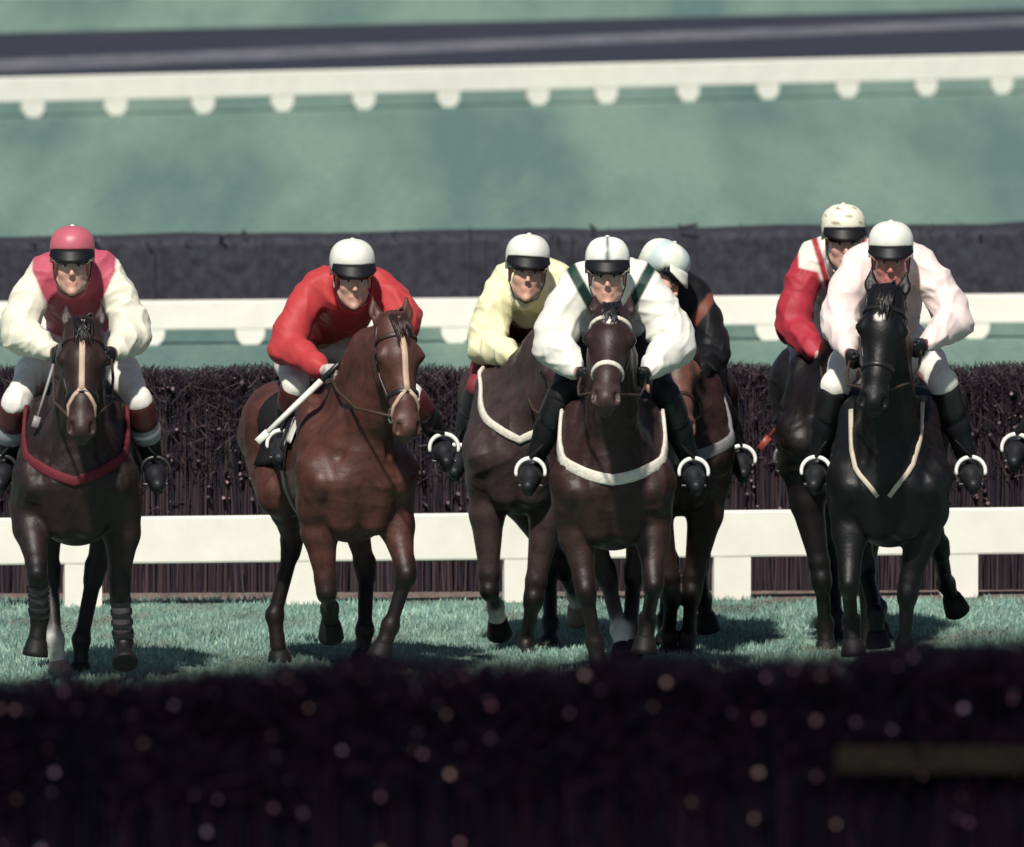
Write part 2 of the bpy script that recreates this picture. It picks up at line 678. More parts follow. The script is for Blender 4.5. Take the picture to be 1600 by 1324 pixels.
def white_rail(name, label, pl, pr, ztop, board_h, legs, leg_w, leg_round, seg_len, thick=.06):
    """pl, pr: image points of the rail's foot at the left and right frame edge"""
    A = at(0, pl, depth_of_ground(pl))
    B = at(1600, pr, depth_of_ground(pr))
    t = norm(B - A)
    ang = math.atan2(t[1], t[0])
    root = empty(name, (A[0], A[1], 0), label, 'rail')
    root.rotation_euler = (0, 0, ang)
    L = np.linalg.norm(B - A)
    x = -2.2
    bm = None
    while x < L + 2.2:
        if bm is None:
            o = MB().box((seg_len / 2 - .0015, 0, 0), (seg_len - .003, thick, board_h)).build('board', M_rail, root, False, .012)
            bm = o.data
        else:
            o = link(bpy.data.objects.new('board', bm), root)
            m = o.modifiers.new('bevel', 'BEVEL'); m.width = .012; m.segments = 2
        o.location = (x, 0, ztop - board_h / 2)
        x += seg_len
    # legs given by their image columns
    lm = None
    zb = ztop - board_h
    for px in legs:
        q = A + t * L * (px / 1600.0)
        lx = L * px / 1600.0
        if lm is None:
            n = 14
            prof = [(-leg_w / 2, zb)]
            rz = leg_round
            for i in range(n + 1):
                a = math.pi + math.pi * i / n
                cx = math.copysign(max(0, leg_w / 2 - rz), math.cos(a)) if abs(math.cos(a)) > 1e-6 else 0
                prof.append((cx + rz * math.cos(a), rz * math.sin(a) + rz - .012))
            prof.append((leg_w / 2, zb))
            k = len(prof)
            vs = [(p[0], -thick / 2 - .003, p[1]) for p in prof] + [(p[0], thick / 2 + .003, p[1]) for p in prof]
            fs = [list(range(k)), list(range(k, 2 * k))[::-1]] + [[i, i + k, (i + 1) % k + k, (i + 1) % k] for i in range(k)]
            o = MB().add(vs, fs).build('leg', M_rail, root, False)
            lm = o.data
        else:
            o = link(bpy.data.objects.new('leg', lm), root)
        o.location = (lx, 0, 0)
    return root


white_rail('guard_rail', 'broad white wooden guard rail in front of the birch fence behind the horses', 950, 932, .468, .245,
           [-560, -215, 128, 472, 812, 1140, 1497, 1845, 2190], .195, .03, 10.2)
white_rail('guard_rail', 'white rail on rounded feet before the grey hedge, level with the jockeys', 541, 528, .285, .19,
           [-240, -85, 70, 232, 388, 550, 708, 868, 1035, 1200, 1360, 1522, 1682, 1840], .19, .09, 12.0)
white_rail('guard_rail', 'farthest white rail with many rounded feet below the tarmac road', 184, 145, .325, .205,
           [-330, -205, -80, 48, 174, 308, 430, 556, 687, 827, 934, 1063, 1189, 1315, 1441, 1562, 1690, 1815, 1940], .205, .10, 14.0)


# ------------------------------------------------------------------ brush fences
M_birch = mat('birch_twigs', None, .85, .06, attr=True)
M_birch_core = mat('birch_core', (.012, .010, .013), .95, .05, noise=(14, .4))


def brush_fence(name, label, core_c, A, B, depth, height, n_stem, n_twig, n_tip, stem_r, tip_r, palette, tip_cols, zmin, seed, top_wave=.02, twig_zone=.45, core_in=.05, slope=0.0, var=(.6, 1.6), tip_pow=.9):
    """packed upright birch between world points A and B (front foot); real stems, twigs and cut ends over a dark core"""
    A, B = np.asarray(A, float), np.asarray(B, float)
    r = np.random.default_rng(seed)
    t = norm(B - A)
    back = V(-t[1], t[0], 0)
    L = float(np.linalg.norm(B - A))
    root = empty(name, (A + B) / 2, label, 'fence')
    mid = (A + B) / 2
    z0 = A[2]
    hz = lambda u: height + slope * (u - L / 2) + top_wave * (np.sin(u * 3.1) + .6 * np.sin(u * 7.7 + 1) + .4 * np.sin(u * 17.0 + 2))
    # core
    nseg = 40
    vs, fs = [], []
    for i in range(nseg + 1):
        u = L * i / nseg
        p = A + t * u - mid
        a, b = p + back * core_in, p + back * (depth - core_in)
        h_ = hz(u) - .07
        vs += [a + V(0, 0, -.02), a + V(0, 0, h_ - .04), a + back * .05 + V(0, 0, h_), b - back * .05 + V(0, 0, h_), b + V(0, 0, h_ - .04), b + V(0, 0, -.02)]
    for i in range(nseg):
        for k in range(6):
            l = (k + 1) % 6
            fs.append([i * 6 + k, (i + 1) * 6 + k, (i + 1) * 6 + l, i * 6 + l])
    fs += [[0, 1, 2, 3, 4, 5], [nseg * 6 + k for k in range(6)][::-1]]
    mesh_np('packed_core', vs, fs, mat('birch_core_%d' % seed, core_c, .95, .05, noise=(14, .4)), root, False)
    pal = np.array(palette)

    def prisms(p0, p1, rad, cols, name_):
        n = len(p0)
        ax = p1 - p0
        ax /= np.linalg.norm(ax, axis=1)[:, None]
        ref = np.where(np.abs(ax[:, 2:3]) < .8, np.array([[0, 0, 1.]]), np.array([[1., 0, 0]]))
        e1 = np.cross(ax, ref); e1 /= np.linalg.norm(e1, axis=1)[:, None]
        e2 = np.cross(ax, e1)
        v = np.zeros((n, 6, 3))
        for k in range(3):
            q = 2 * math.pi * k / 3 + .5
            dvec = math.cos(q) * e1 + math.sin(q) * e2
            v[:, k] = p0 + dvec * rad[:, None]
            v[:, 3 + k] = p1 + dvec * rad[:, None] * .45
        base = (np.arange(n) * 6)[:, None, None]
        f = np.array([[0, 1, 4, 3], [1, 2, 5, 4], [2, 0, 3, 5]])[None] + base
        o = mesh_np(name_, v.reshape(-1, 3), f.reshape(-1, 4), M_birch, root, False, np.repeat(cols, 6, 0))
        tag(o, kind='stuff')

    def put(u, dpt, z):
        return (A - mid)[None] + t[None] * u[:, None] + back[None] * dpt[:, None] + np.array([[0, 0, 1.]]) * z[:, None]

    # upright stems on the front face
    u = r.uniform(0, L, n_stem)
    d0 = r.uniform(-.02, core_in + .04, n_stem)
    zb = np.full(n_stem, zmin)
    zt = hz(u) * r.uniform(.72, .99, n_stem)
    p0 = put(u, d0, zb)
    p1 = put(u + r.normal(0, .03, n_stem), d0 + r.normal(0, .012, n_stem), zt)
    c = pal[r.integers(0, len(pal), n_stem)] * r.uniform(*var, (n_stem, 1))
    prisms(p0, p1, r.uniform(.5, 1.3, n_stem) * stem_r, c, 'birch_stems')
    # fine twigs at random angles in the upper part and over the top
    u = r.uniform(0, L, n_twig)
    on_top = r.random(n_twig) < .4
    d0 = np.where(on_top, r.uniform(0, depth, n_twig), r.uniform(-.05, .06, n_twig))
    zz = np.where(on_top, hz(u) - .06, hz(u) * (1 - twig_zone * r.random(n_twig) ** 1.4) - .03)
    p0 = put(u, d0, zz)
    dirv = np.stack([r.normal(0, .5, n_twig), r.normal(-.25, .4, n_twig), np.abs(r.normal(.8, .4, n_twig))], 1)
    dirv /= np.linalg.norm(dirv, axis=1)[:, None]
    dw = t[None] * dirv[:, :1] + back[None] * dirv[:, 1:2] + np.array([[0, 0, 1.]]) * dirv[:, 2:]
    ln = r.uniform(.05, .15, n_twig)
    p1 = p0 + dw * ln[:, None]
    over = np.maximum(p1[:, 2] - (hz(u) + .018 * r.random(n_twig)), 0)
    p1[:, 2] -= over
    c = pal[r.integers(0, len(pal), n_twig)] * r.uniform(*var, (n_twig, 1))
    prisms(p0, p1, np.full(n_twig, stem_r * .55), c, 'birch_twigs')
    # pale cut ends poking out of the face
    tc_ = np.array(tip_cols)
    u = r.uniform(0, L, n_tip)
    zz = hz(u) - r.uniform(.0, 1, n_tip) ** tip_pow * height * twig_zone * 1.5
    d0 = r.uniform(-.075, -.035, n_tip)
    p = put(u, d0, zz)
    nrm_ = -back[None] + r.normal(0, .35, (n_tip, 3)) + np.array([[0, 0, .35]])
    nrm_ /= np.linalg.norm(nrm_, axis=1)[:, None]
    e1 = np.cross(nrm_, np.array([[0, 0, 1.]])); e1 /= np.linalg.norm(e1, axis=1)[:, None]
    e2 = np.cross(nrm_, e1)
    rad = tip_r * r.uniform(.25, 1.0, n_tip) ** 1.6
    v = np.zeros((n_tip, 18, 3))
    for k in range(6):
        q = 2 * math.pi * k / 6
        dd = math.cos(q) * e1 + math.sin(q) * e2
        v[:, k] = v[:, 6 + k] = p + dd * rad[:, None]
        v[:, 12 + k] = p + dd * rad[:, None] - nrm_ * .12
    base = (np.arange(n_tip) * 18)[:, None, None]
    side = np.array([[6 + k, 6 + (k + 1) % 6, 12 + (k + 1) % 6, 12 + k] for k in range(6)] + [[0, 1, 2, 3], [0, 3, 4, 5]])[None] + base
    c = tc_[r.integers(0, len(tc_), n_tip)] * r.uniform(.35, 1.15, (n_tip, 1))
    c12 = np.repeat(c, 18, 0).reshape(n_tip, 18, 3)
    c12[:, 6:] = pal[0]
    o = mesh_np('cut_ends', v.reshape(-1, 3), side.reshape(-1, 4), M_birch, root, False, c12.reshape(-1, 3))
    tag(o, kind='stuff')
    return root


PURP = [(.045, .032, .040), (.030, .024, .034), (.060, .040, .046), (.075, .052, .055), (.022, .020, .030)]
# the birch fence behind the horses
a_ = at(-300, 935, 107.35); b_ = at(1900, 925, 107.75)
a_[2] = b_[2] = 0
brush_fence('brush_fence', 'dark purple-brown birch fence behind the white guard rail and the horses', (.014, .011, .015), a_, b_, .55, 1.165, 5200, 16000, 800,
            .0065, .012, PURP, [(.20, .14, .16), (.13, .09, .115), (.28, .20, .21)], 0.0, 21, .012, .5, core_in=.030, var=(.8, 1.2))
# the grey fence farther back
a_ = at(-300, 530, 133.2); b_ = at(1900, 518, 134.6)
a_[2] = b_[2] = 0
brush_fence('brush_fence', 'low dark slate-grey brush hedge at the height of the jockeys heads', (.042, .041, .053), a_, b_, .9, .665, 200, 2, 30,
            .011, .014, [(.050, .049, .062), (.046, .045, .058), (.056, .053, .066)], [(.11, .10, .12)], 0.0, 22, .006, .10, core_in=-.005, var=(.85, 1.15), slope=.006)
# the fence right in front of the camera, out of focus
NEAR_Y = 55.0
gz = ground_z(NEAR_Y)
top_mid = at(800, 1041, NEAR_Y)[2]
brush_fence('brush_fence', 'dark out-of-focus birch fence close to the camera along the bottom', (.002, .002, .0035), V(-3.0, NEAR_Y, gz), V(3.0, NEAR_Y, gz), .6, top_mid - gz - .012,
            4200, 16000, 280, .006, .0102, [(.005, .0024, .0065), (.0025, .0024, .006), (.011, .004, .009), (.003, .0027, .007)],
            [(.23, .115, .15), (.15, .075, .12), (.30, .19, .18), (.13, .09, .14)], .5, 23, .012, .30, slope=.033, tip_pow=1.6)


nf = [o for o in bpy.data.objects if o.get('label', '').startswith('dark out-of-focus')][0]
pr = at(1440, 1188, NEAR_Y - .035)
MB().box(tuple(pr + V(.45, 0, 0) - np.array(nf.location)), (1.36, .05, .07)).build('binding_rail', mat('weathered_rail', (.006, .0044, .0018), .9, .2, noise=(12, .3)), nf, False, .008)


# ------------------------------------------------------------------ horses
def solve(parent, px, py, L, sgn):
    """joint seen at (px, py), one bone length L from its parent, in front (-1) or behind (+1)"""
    Y = parent[1]
    for _ in range(4):
        p = at(px, py, Y)
        d2 = (p[0] - parent[0]) ** 2 + (p[2] - parent[2]) ** 2
        Y = parent[1] + sgn * math.sqrt(max(L * L - d2, 0))
    return at(px, py, Y)


def rotz(p, a):
    c, s_ = math.cos(a), math.sin(a)
    return V(p[0] * c - p[1] * s_, p[0] * s_ + p[1] * c, p[2])


def hoof_mesh(root, fet, tip, m):
    """hoof: a flared, flat-bottomed cone from the pastern to the ground point"""
    ax = norm(tip - fet)
    c0 = tip - ax * .085
    side = norm(np.cross(ax, V(0, 1, 0)))
    fr = np.cross(side, ax)
    if fr[1] > 0: fr = -fr
    mb = MB()
    vs, fs, n = [], [], 14
    prof = [(0.0, .046), (.012, .053), (.06, .065), (.085, .069), (.088, .060)]
    for (h_, r_) in prof:
        for k in range(n):
            q = 2 * math.pi * k / n
            f_ = math.cos(q)
            rr = r_ * (1.0 + .10 * f_)
            vs.append(c0 + ax * h_ + side * math.sin(q) * rr * .95 + fr * (f_ * rr + h_ * .25))
    for i in range(len(prof) - 1):
        for k in range(n):
            l = (k + 1) % n
            fs.append([i * n + k, i * n + l, (i + 1) * n + l, (i + 1) * n + k])
    fs += [list(range(n))[::-1], [(len(prof) - 1) * n + k for k in range(n)]]
    mb.add(vs, fs)
    return mb.build('hoof', m, root)


def make_horse(S):
    Y0 = S['Y']
    yaw = math.radians(S.get('yaw', 0))
    gl = S.get('lift', 0.0)
    chest = at(S['cx'], 800, Y0 - .6)
    X0 = chest[0] - .6 * math.sin(yaw)
    O = V(X0, Y0, 0)
    root = empty('racehorse', O, S['label'], 'horse', 'racehorses galloping towards the fence')
    wx = S.get('wx', 1.0)
    T = lambda x, y, z: rotz(V(x * wx, y, z + gl), yaw)            # body template -> horse space
    P = lambda px, py, y: at(px, py, Y0 + y) - O              # photo point at local depth y
    XA = rotz(V(1, 0, 0), yaw)
    dk = lambda a: tuple(.44 * np.array(a))
    c = dk(S['coat']); pts = dk(.7 * np.array(S.get('points', S['coat']))); face = dk(S.get('face', S['coat'])); muz = dk(S.get('muz', S.get('face', S['coat'])))
    tbl = {'b': c, 'f': face, 'm': muz, 'p': pts}
    s = Sdf()
    # trunk
    s.chain([T(0, -.46, 1.10), T(0, -.05, 1.12), T(0, .40, 1.19)], [.345, .320, .265], .06, XA, .76, 'b')
    s.chain([T(0, -.40, 1.40), T(0, -.12, 1.405), T(0, .25, 1.36), T(0, .62, 1.40)], [.115, .125, .13, .13], .10, XA, .9, 'b')
    for q in (-1, 1):
        s.cap(T(q * .13, .52, 1.30), T(q * .11, .80, 1.20), .20, .165, .06, None, 1, 1, 'b')
        s.cap(T(q * .205, -.60, 1.10), T(q * .168, -.33, 1.39), .115, .098, .05, XA, .78, 1, 'b')
        s.cap(T(q * .088, -.70, 1.06), T(q * .078, -.67, .875), .120, .080, .028, None, 1, 1, 'b')      # pectorals
        s.cap(T(q * .19, -.72, 1.06), T(q * .215, -.60, .92), .075, .07, .02, None, 1, 1, 'b')
        s.cap(T(q * .16, -.60, .96), T(q * .165, -.44, .98), .105, .10, .05, None, 1, 1, 'b')
    s.cap(T(0, -.62, 1.16), T(0, -.50, 1.0), .20, .22, .06, XA, .95, 1, 'b')
    s.cap(T(0, -.84, 1.06), T(0, -.80, .80), .022, .022, .02, None, 1, -1)
    # neck
    poll = P(*S['poll'], S.get('poll_y', -1.02))
    wth, brs = T(0, -.36, 1.34), T(0, -.55, 1.17)
    mid = .45 * wth + .55 * poll + V(0, .03, .05)
    s.cap(wth, mid, .21, .155, .06, XA, .72, 1, 'b')
    thr = poll + V(0, .06, -.10)
    s.cap(mid, thr, .155, .105, .05, XA, .78, 1, 'b')
    s.cap(brs, .5 * brs + .5 * thr + V(0, .01, -.02), .20, .135, .08, XA, .85, 1, 'b')
    s.cap(.5 * brs + .5 * thr + V(0, .01, -.02), thr + V(0, .02, -.03), .135, .095, .05, XA, .9, 1, 'b')
    for q in (-1, 1):                                         # jugular grooves
        s.cap(T(q * .125, -.78, 1.20), .35 * T(q * .10, -.7, 1.3) + .65 * (thr + XA * q * .085), .016, .012, .03, None, 1, -1)
    # head frame: ax down the face, nn out of the forehead, ll sideways
    LH = .575
    mz = solve(poll + O, *S['muzzle'], LH, -1) - O
    ax = norm(mz - poll)
    tw = math.radians(S.get('head_yaw', 0))
    l0 = V(math.cos(tw), math.sin(tw), 0)
    ll = norm(l0 - ax * (l0 @ ax))
    nn = np.cross(ll, ax)
    if nn[1] > 0 and nn[2] < 0: nn = -nn
    if nn @ V(0, -1, .6) < 0: nn = -nn
    Hd = lambda a, l, n: poll + ax * a + ll * l + nn * n
    s.cap(Hd(.0, 0, .0), Hd(.17, 0, .015), .088, .098, .04, ll, 1.05, 1, 'f')
    s.cap(Hd(.17, 0, .012), Hd(.40, 0, .012), .092, .064, .04, ll, .92, 1, 'f')
    s.cap(Hd(.40, 0, .010), Hd(.53, 0, .000), .064, .058, .03, ll, 1.0, 1, 'm')
    for q in (-1, 1):
        s.cap(Hd(.10, q * .055, -.095), Hd(.22, q * .050, -.090), .078, .070, .03, ll, .62, 1, 'f')     # cheek
        s.cap(Hd(.24, q * .052, -.02), Hd(.38, q * .040, -.01), .034, .024, .03, None, 1, 1, 'f')      # facial crest
        s.ball(Hd(.165, q * .098, .030), .034, .025, 1, 'f')                                          # eye socket
        s.cap(Hd(.135, q * .086, .058), Hd(.175, q * .100, .056), .016, .014, .02, None, 1, 1, 'f')    # brow
        s.cap(Hd(.495, q * .040, .018), Hd(.545, q * .046, .000), .032, .030, .015, None, 1, 1, 'm')   # nostril wing
        s.cap(Hd(-.02, q * .058, -.01), Hd(-.085, q * .082, -.012), .036, .034, .02, nn, .6, 1, 'f')   # ear
        s.cap(Hd(-.085, q * .082, -.012), Hd(-.175, q * .088, -.004), .034, .006, .012, nn, .6, 1, 'f')
        s.cap(Hd(-.06, q * .083, .014), Hd(-.15, q * .089, .010), .018, .004, .010, None, 1, -1)
    s.cap(Hd(.38, 0, -.065), Hd(.50, 0, -.055), .050, .046, .03, ll, .8, 1, 'm')                      # jaw
    s.cap(Hd(.545, 0, -.012), Hd(.565, 0, -.045), .044, .034, .02, ll, 1.15, 1, 'm')                  # lips
    s.ball(Hd(.535, 0, -.080), .036, .015, 1, 'm')                                                    # chin
    for q in (-1, 1):
        s.cap(Hd(.525, q * .050, .030), Hd(.555, q * .052, .018), .013, .016, .008, None, 1, -1)       # nostril
        s.cap(Hd(.50, q * .075, -.058), Hd(.575, q * .02, -.062), .005, .005, .006, None, 1, -1)       # mouth
        s.ball(Hd(.162, q * .130, .034), .016, .01, -1)
    # legs
    feet = []
    for side, key in ((-1, 'fl'), (1, 'fr')):
        el = T(side * S.get('ew', .172), -.555, .95)
        k_, f_, h_ = S[key][:3]
        sg = S[key][3] if len(S[key]) > 3 else (-1, 1, -1)
        kn = solve(el + O, *k_, .40, sg[0]) - O
        fe = solve(kn + O, *f_, .275, sg[1]) - O
        hf = solve(fe + O, *h_, .165, sg[2]) - O
        s.chain([T(side * .195, -.63, 1.10), el], [.115, .105], .05, None, 1, 'b')
        m1 = el + (kn - el) * .32 + V(side * .012, 0, 0)
        s.chain([el, m1, kn + (el - kn) * .16], [.112, .088, .050], .03, None, 1, 'b')
        s.cap(el + (kn - el) * .1 + V(side * .035, -.045, 0), el + (kn - el) * .6 + V(side * .012, -.02, 0), .050, .030, .012, None, 1, 1, 'b')
        s.cap(kn + (el - kn) * .14, kn + (fe - kn) * .12, .054, .050, .025, None, 1, 1, 'p')
        s.ball(kn + V(0, -.016, 0), .045, .03, 1, 'p')
        s.chain([kn, fe], [.039, .034], .02, None, 1, 'p')
        s.cap(kn + (fe - kn) * .2 + V(0, .022, 0), fe + V(0, .022, 0), .017, .022, .015, None, 1, 1, 'p')
        s.ball(fe + V(0, .008, 0), .049, .02, 1, S.get(key + '_sock', 'p'))
        s.cap(fe, fe + (hf - fe) * .62, .037, .047, .02, None, 1, 1, S.get(key + '_sock', 'p'))
        feet.append((key, kn, fe, hf))
    for side, key in ((-1, 'hl'), (1, 'hr')):
        st = T(side * .165, .34, .96)
        k_, f_, h_ = S[key][:3]
        sg = S[key][3] if len(S[key]) > 3 else (1, -1, -1)
        hk = solve(st + O, *k_, .43, sg[0]) - O
        fe = solve(hk + O, *f_, .36, sg[1]) - O
        hf = solve(fe + O, *h_, .165, sg[2]) - O
        s.chain([T(side * .13, .62, 1.22), st], [.19, .135], .06, None, 1, 'b')
        m1 = st + (hk - st) * .35 + V(0, .02, 0)
        s.chain([st, m1, hk + (st - hk) * .12], [.112, .076, .046], .04, None, 1, 'b')
        s.cap(hk + (st - hk) * .08, hk + (fe - hk) * .10, .060, .050, .02, None, 1, 1, 'p')
        s.ball(hk + V(0, .035, .02), .032, .02, 1, 'p')
        s.chain([hk, fe], [.042, .036], .02, None, 1, 'p')
        s.cap(hk + (fe - hk) * .2 + V(0, .024, 0), fe + V(0, .022, 0), .017, .022, .015, None, 1, 1, S.get(key + '_sock', 'p'))
        s.ball(fe + V(0, .008, 0), .050, .02, 1, S.get(key + '_sock', 'p'))
        s.cap(fe, fe + (hf - fe) * .62, .037, .041, .02, None, 1, 1, S.get(key + '_sock', 'p'))
        feet.append((key, hk, fe, hf))
    tbl['w'] = (.62, .58, .52)
    v, q = s.mesh(.0095, 2)
    cols = s.colors(v, tbl)
    away = np.clip((np.linalg.norm(v - Hd(.25, 0, 0), axis=1) - .38) / .15, 0, 1)[:, None] * np.clip((v[:, 2:3] - .78) / .12, 0, 1)      # sinew and skin folds, not on the head
    v = v + wrinkle(v, vnormals(v, q), int(S['cx']), .0060) * away
    if S.get('star'):
        sp = Hd(S['star'][0], S['star'][1], .11)
        dd = np.linalg.norm((v - sp), axis=1)
        wgt = np.clip((S['star'][2] + .02 - dd) / .012, 0, 1)[:, None]
        cols = cols * (1 - wgt) + np.array([.62, .56, .52]) * wgt
    mesh_np('body', v, q, M_coat, root, True, cols)
    # keep a light copy of the shape without legs for fitting the tack
    for (key, kn, fe, hf) in feet:
        hoof_mesh(root, fe, hf, M_hoof_pale if S.get(key + '_pale') else M_hoof)
    for q_ in (-1, 1):
        MB().sphere(Hd(.165, q_ * .108, .033), .024, 12, 8).build('eye', M_eye, root)
    # forelock, mane and tail
    r = random.Random(S['cx'])
    hm = S.get('hair', M_hair)
    mb = MB()
    for i in range(34):
        b = Hd(-.02 + r.uniform(-.02, .015), r.uniform(-.045, .045), .085)
        e = Hd(.06 + r.uniform(0, .09), r.uniform(-.05, .05), .118 + r.uniform(0, .01))
        mb.tube([b, .5 * (b + e) + nn * .012, e], [.007, .006, .001], 4)
    mb.build('forelock', hm, root)
    mb = MB()
    sd = S.get('mane_side', 1)
    for i in range(110):
        k = i / 109.0
        b = (1 - k) * (poll + V(0, .03, .055)) + k * (wth + V(0, .08, .17))
        b = b + V(0, 0, .05 * math.sin(math.pi * k))
        b = s.hit(b - V(0, 0, .25), V(0, 0, 1), .5, 0, 40)
        d = XA * sd
        e = b + d * r.uniform(.07, .11) + V(0, r.uniform(-.02, .06), -r.uniform(.08, .17))
        mb.tube([b - V(0, 0, .01), b + d * .04 + V(0, .01, .012), e], [.010, .009, .001], 4)
    mb.build('mane', hm, root)
    mb = MB()
    for i in range(46):
        a_ = r.uniform(0, 6.28)
        j = V(math.cos(a_), 0, math.sin(a_)) * r.uniform(0, .035)
        b = T(0, .93, 1.28) + j
        e = T(r.uniform(-.06, .06), 1.50 + r.uniform(-.08, .06), 1.02 + r.uniform(-.08, .08))
        dv = rotz(V(0, .07, 0), yaw)
        mb.tube([b - dv, b + dv, .45 * b + .55 * e + dv, e], [.018, .018, .016, .002], 5)
    mb.build('tail', hm, root)

    # ---- tack, fitted on the surface of the body
    brm = S.get('bridle', M_leather)
    bridle = bpy.data.objects.new('bridle', None)
    link(bridle, root)

    def ring(a_, n0, l_scale, ang, rmax=.25, tilt=0.0):
        """points round the head at distance a_ along the face; ang in degrees, 0 = front"""
        pts_, nr = [], []
        for g in ang:
            g = math.radians(g)
            d = nn * math.cos(g) + ll * math.sin(g)
            o = Hd(a_ + tilt * (1 - math.cos(g)), 0, n0)
            p = s.hit(o, d, rmax, 0, 50)
            pts_.append(p); nr.append(d)
        return pts_, nr

    def path(specs, rmax=.25):
        pts_, nr = [], []
        for (a_, g) in specs:
            g = math.radians(g)
            d = nn * math.cos(g) + ll * math.sin(g)
            pts_.append(s.hit(Hd(a_, 0, -.02), d, rmax, 0, 50)); nr.append(d)
        return pts_, nr

    p, n_ = ring(.075, -.02, 1, range(-95, 96, 12), .2)
    MB().strap(p, n_, .024, .010).build('browband', S.get('browband', brm), bridle)
    p, n_ = ring(.365, -.02, 1, range(-180, 180, 14), .18)
    MB().strap(p, n_, S.get('nose_w', .024), .010, True).build('noseband', S.get('noseband', brm), bridle)
    for q_ in (-1, 1):
        p, n_ = path([(.0, q_ * 70), (.075, q_ * 97), (.15, q_ * 106), (.25, q_ * 108), (.36, q_ * 106), (.45, q_ * 112)])
        MB().strap(p, n_, .020, .008).build('cheekpiece', brm, bridle)
        bc = p[-1] + n_[-1] * .012
        mb = MB()
        mb.tube([bc + (ax * math.cos(g) + nn * math.sin(g)) * .034 for g in np.linspace(0, 2 * math.pi, 17)[:-1]], .0055, 6, closed=True)
        mb.build('bit_ring', M_steel, bridle)
        if q_ < 0: bitL = bc
        else: bitR = bc
    if S.get('cheeker'):
        fork = S['cheeker']
        p, n_ = path([(a_, 0) for a_ in np.linspace(-.02, fork, 12)])
        mb = MB().strap(p, n_, .030, .011)
        for q_ in (-1, 1):
            p2, n2 = path([(fork - .005, q_ * 3), (fork + .03, q_ * 22), (fork + .065, q_ * 48), (fork + .095, q_ * 78), (.475, q_ * 106)])
            mb.strap(p2, n2, .020, .011)
        mb.build('face_strap', M_tan_tack, bridle)
    # breast girth
    bg_ = S.get('breast')
    if bg_:
        m_, wd, zlow, zside, zz = bg_
        p, n_ = [], []
        for g in np.linspace(-112, 112, 33):
            gr = math.radians(g)
            d = T(math.sin(gr), -math.cos(gr), 0) - V(0, 0, gl)
            zc = zlow + (zside - zlow) * abs(g / 112.0) ** zz
            o = T(0, -.42, zc)
            p.append(s.hit(o, d, .62, 0, 60)); n_.append(d)
        MB().strap(p, n_, wd, .014).build('breast_girth', m_, root)
    if S.get('vplate'):
        m_ = M_tan_strap
        mb = MB()
        for q_ in (-1, 1):
            p, n_ = [], []
            for k in np.linspace(0, 1, 12):
                px, py = S['vplate'][0 if q_ < 0 else 1](k)
                o = P(px, py, -1.6)
                ts = np.linspace(0, 1.3, 90)
                f = s.eval(o[None] + ts[:, None] * V(0, 1, -.06)[None])
                j = np.nonzero(f < 0)[0]
                if len(j) == 0: continue
                hit_ = o + V(0, 1, -.06) * (ts[j[0]] - .008)
                p.append(hit_); n_.append(s.normal(hit_))
            if len(p) > 1:
                mb.strap(p, n_, .024, .009)
        mb.build('breastplate', m_, root)
    # girth, cloth and saddle
    def barrel(y, angs, z0=1.12, rmax=.5, off=0.0):
        p, n_ = [], []
        for g in angs:
            gr = math.radians(g)
            d = T(math.sin(gr), 0, math.cos(gr)) - V(0, 0, gl)
            h_ = s.hit(T(0, y, z0), d, rmax, 0, 60)
            p.append(h_ + d * off); n_.append(d)
        return p, n_
    p, n_ = barrel(-.10, range(-180, 180, 10))
    MB().strap(p, n_, .085, .010, True).build('girth', S.get('girth', M_leather_bk), root)
    gy = np.linspace(-.17, .38, 10)
    ga = np.linspace(-96, 96, 25)
    rows = [barrel(y, ga, off=.012)[0] for y in gy]
    vs = [pp for rw in rows for pp in rw]
    fs = [[i * 25 + j, i * 25 + j + 1, (i + 1) * 25 + j + 1, (i + 1) * 25 + j] for i in range(9) for j in range(24)]
    cl = mesh_np('number_cloth', vs, fs, S.get('cloth', M_cloth_dark), root)
    so = cl.modifiers.new('solid', 'SOLIDIFY'); so.thickness = .008; so.offset = 1
    if S.get('patch'):
        a0, a1, y0, y1 = S['patch']
        ga = np.linspace(a0, a1, 8)
        rows = [barrel(y, ga, off=.024)[0] for y in np.linspace(y0, y1, 5)]
        vs = [pp for rw in rows for pp in rw]
        fs = [[i * 8 + j, i * 8 + j + 1, (i + 1) * 8 + j + 1, (i + 1) * 8 + j] for i in range(4) for j in range(7)]
        so = mesh_np('number_patch', vs, fs, M_cloth_white, cl).modifiers.new('solid', 'SOLIDIFY')
        so.thickness = .006
    sd_ = Sdf()
    sd_.cap(T(0, -.10, 1.545), T(0, .02, 1.525), .055, .06, .05, None, 1, 1, 'a')
    sd_.cap(T(0, .02, 1.52), T(0, .30, 1.54), .07, .085, .05, V(0, 0, 1), .55, 1, 'a')
    for q_ in (-1, 1):
        a1, a2 = barrel(-.06, [q_ * 30], off=.02)[0][0], barrel(-.12, [q_ * 72], off=.02)[0][0]
        b1 = barrel(.12, [q_ * 60], off=.02)[0][0]
        sd_.cap(a1, a2, .055, .05, .04, XA, .4, 1, 'a')
        sd_.cap(a1, b1, .06, .06, .04, XA, .4, 1, 'a')
    v, q = sd_.mesh(.012, 2)
    mesh_np('saddle', v, q, M_leather_bk, root)
    return dict(root=root, O=O, yaw=yaw, P=P, T=T, s=s, bits=(bitL, bitR), feet=feet, Hd=Hd, Y0=Y0, barrel=barrel, ax=ax, nn=nn, ll=ll, XA=XA, gl=gl)


# ------------------------------------------------------------------ jockeys
SKIN = (.60, .36, .28)


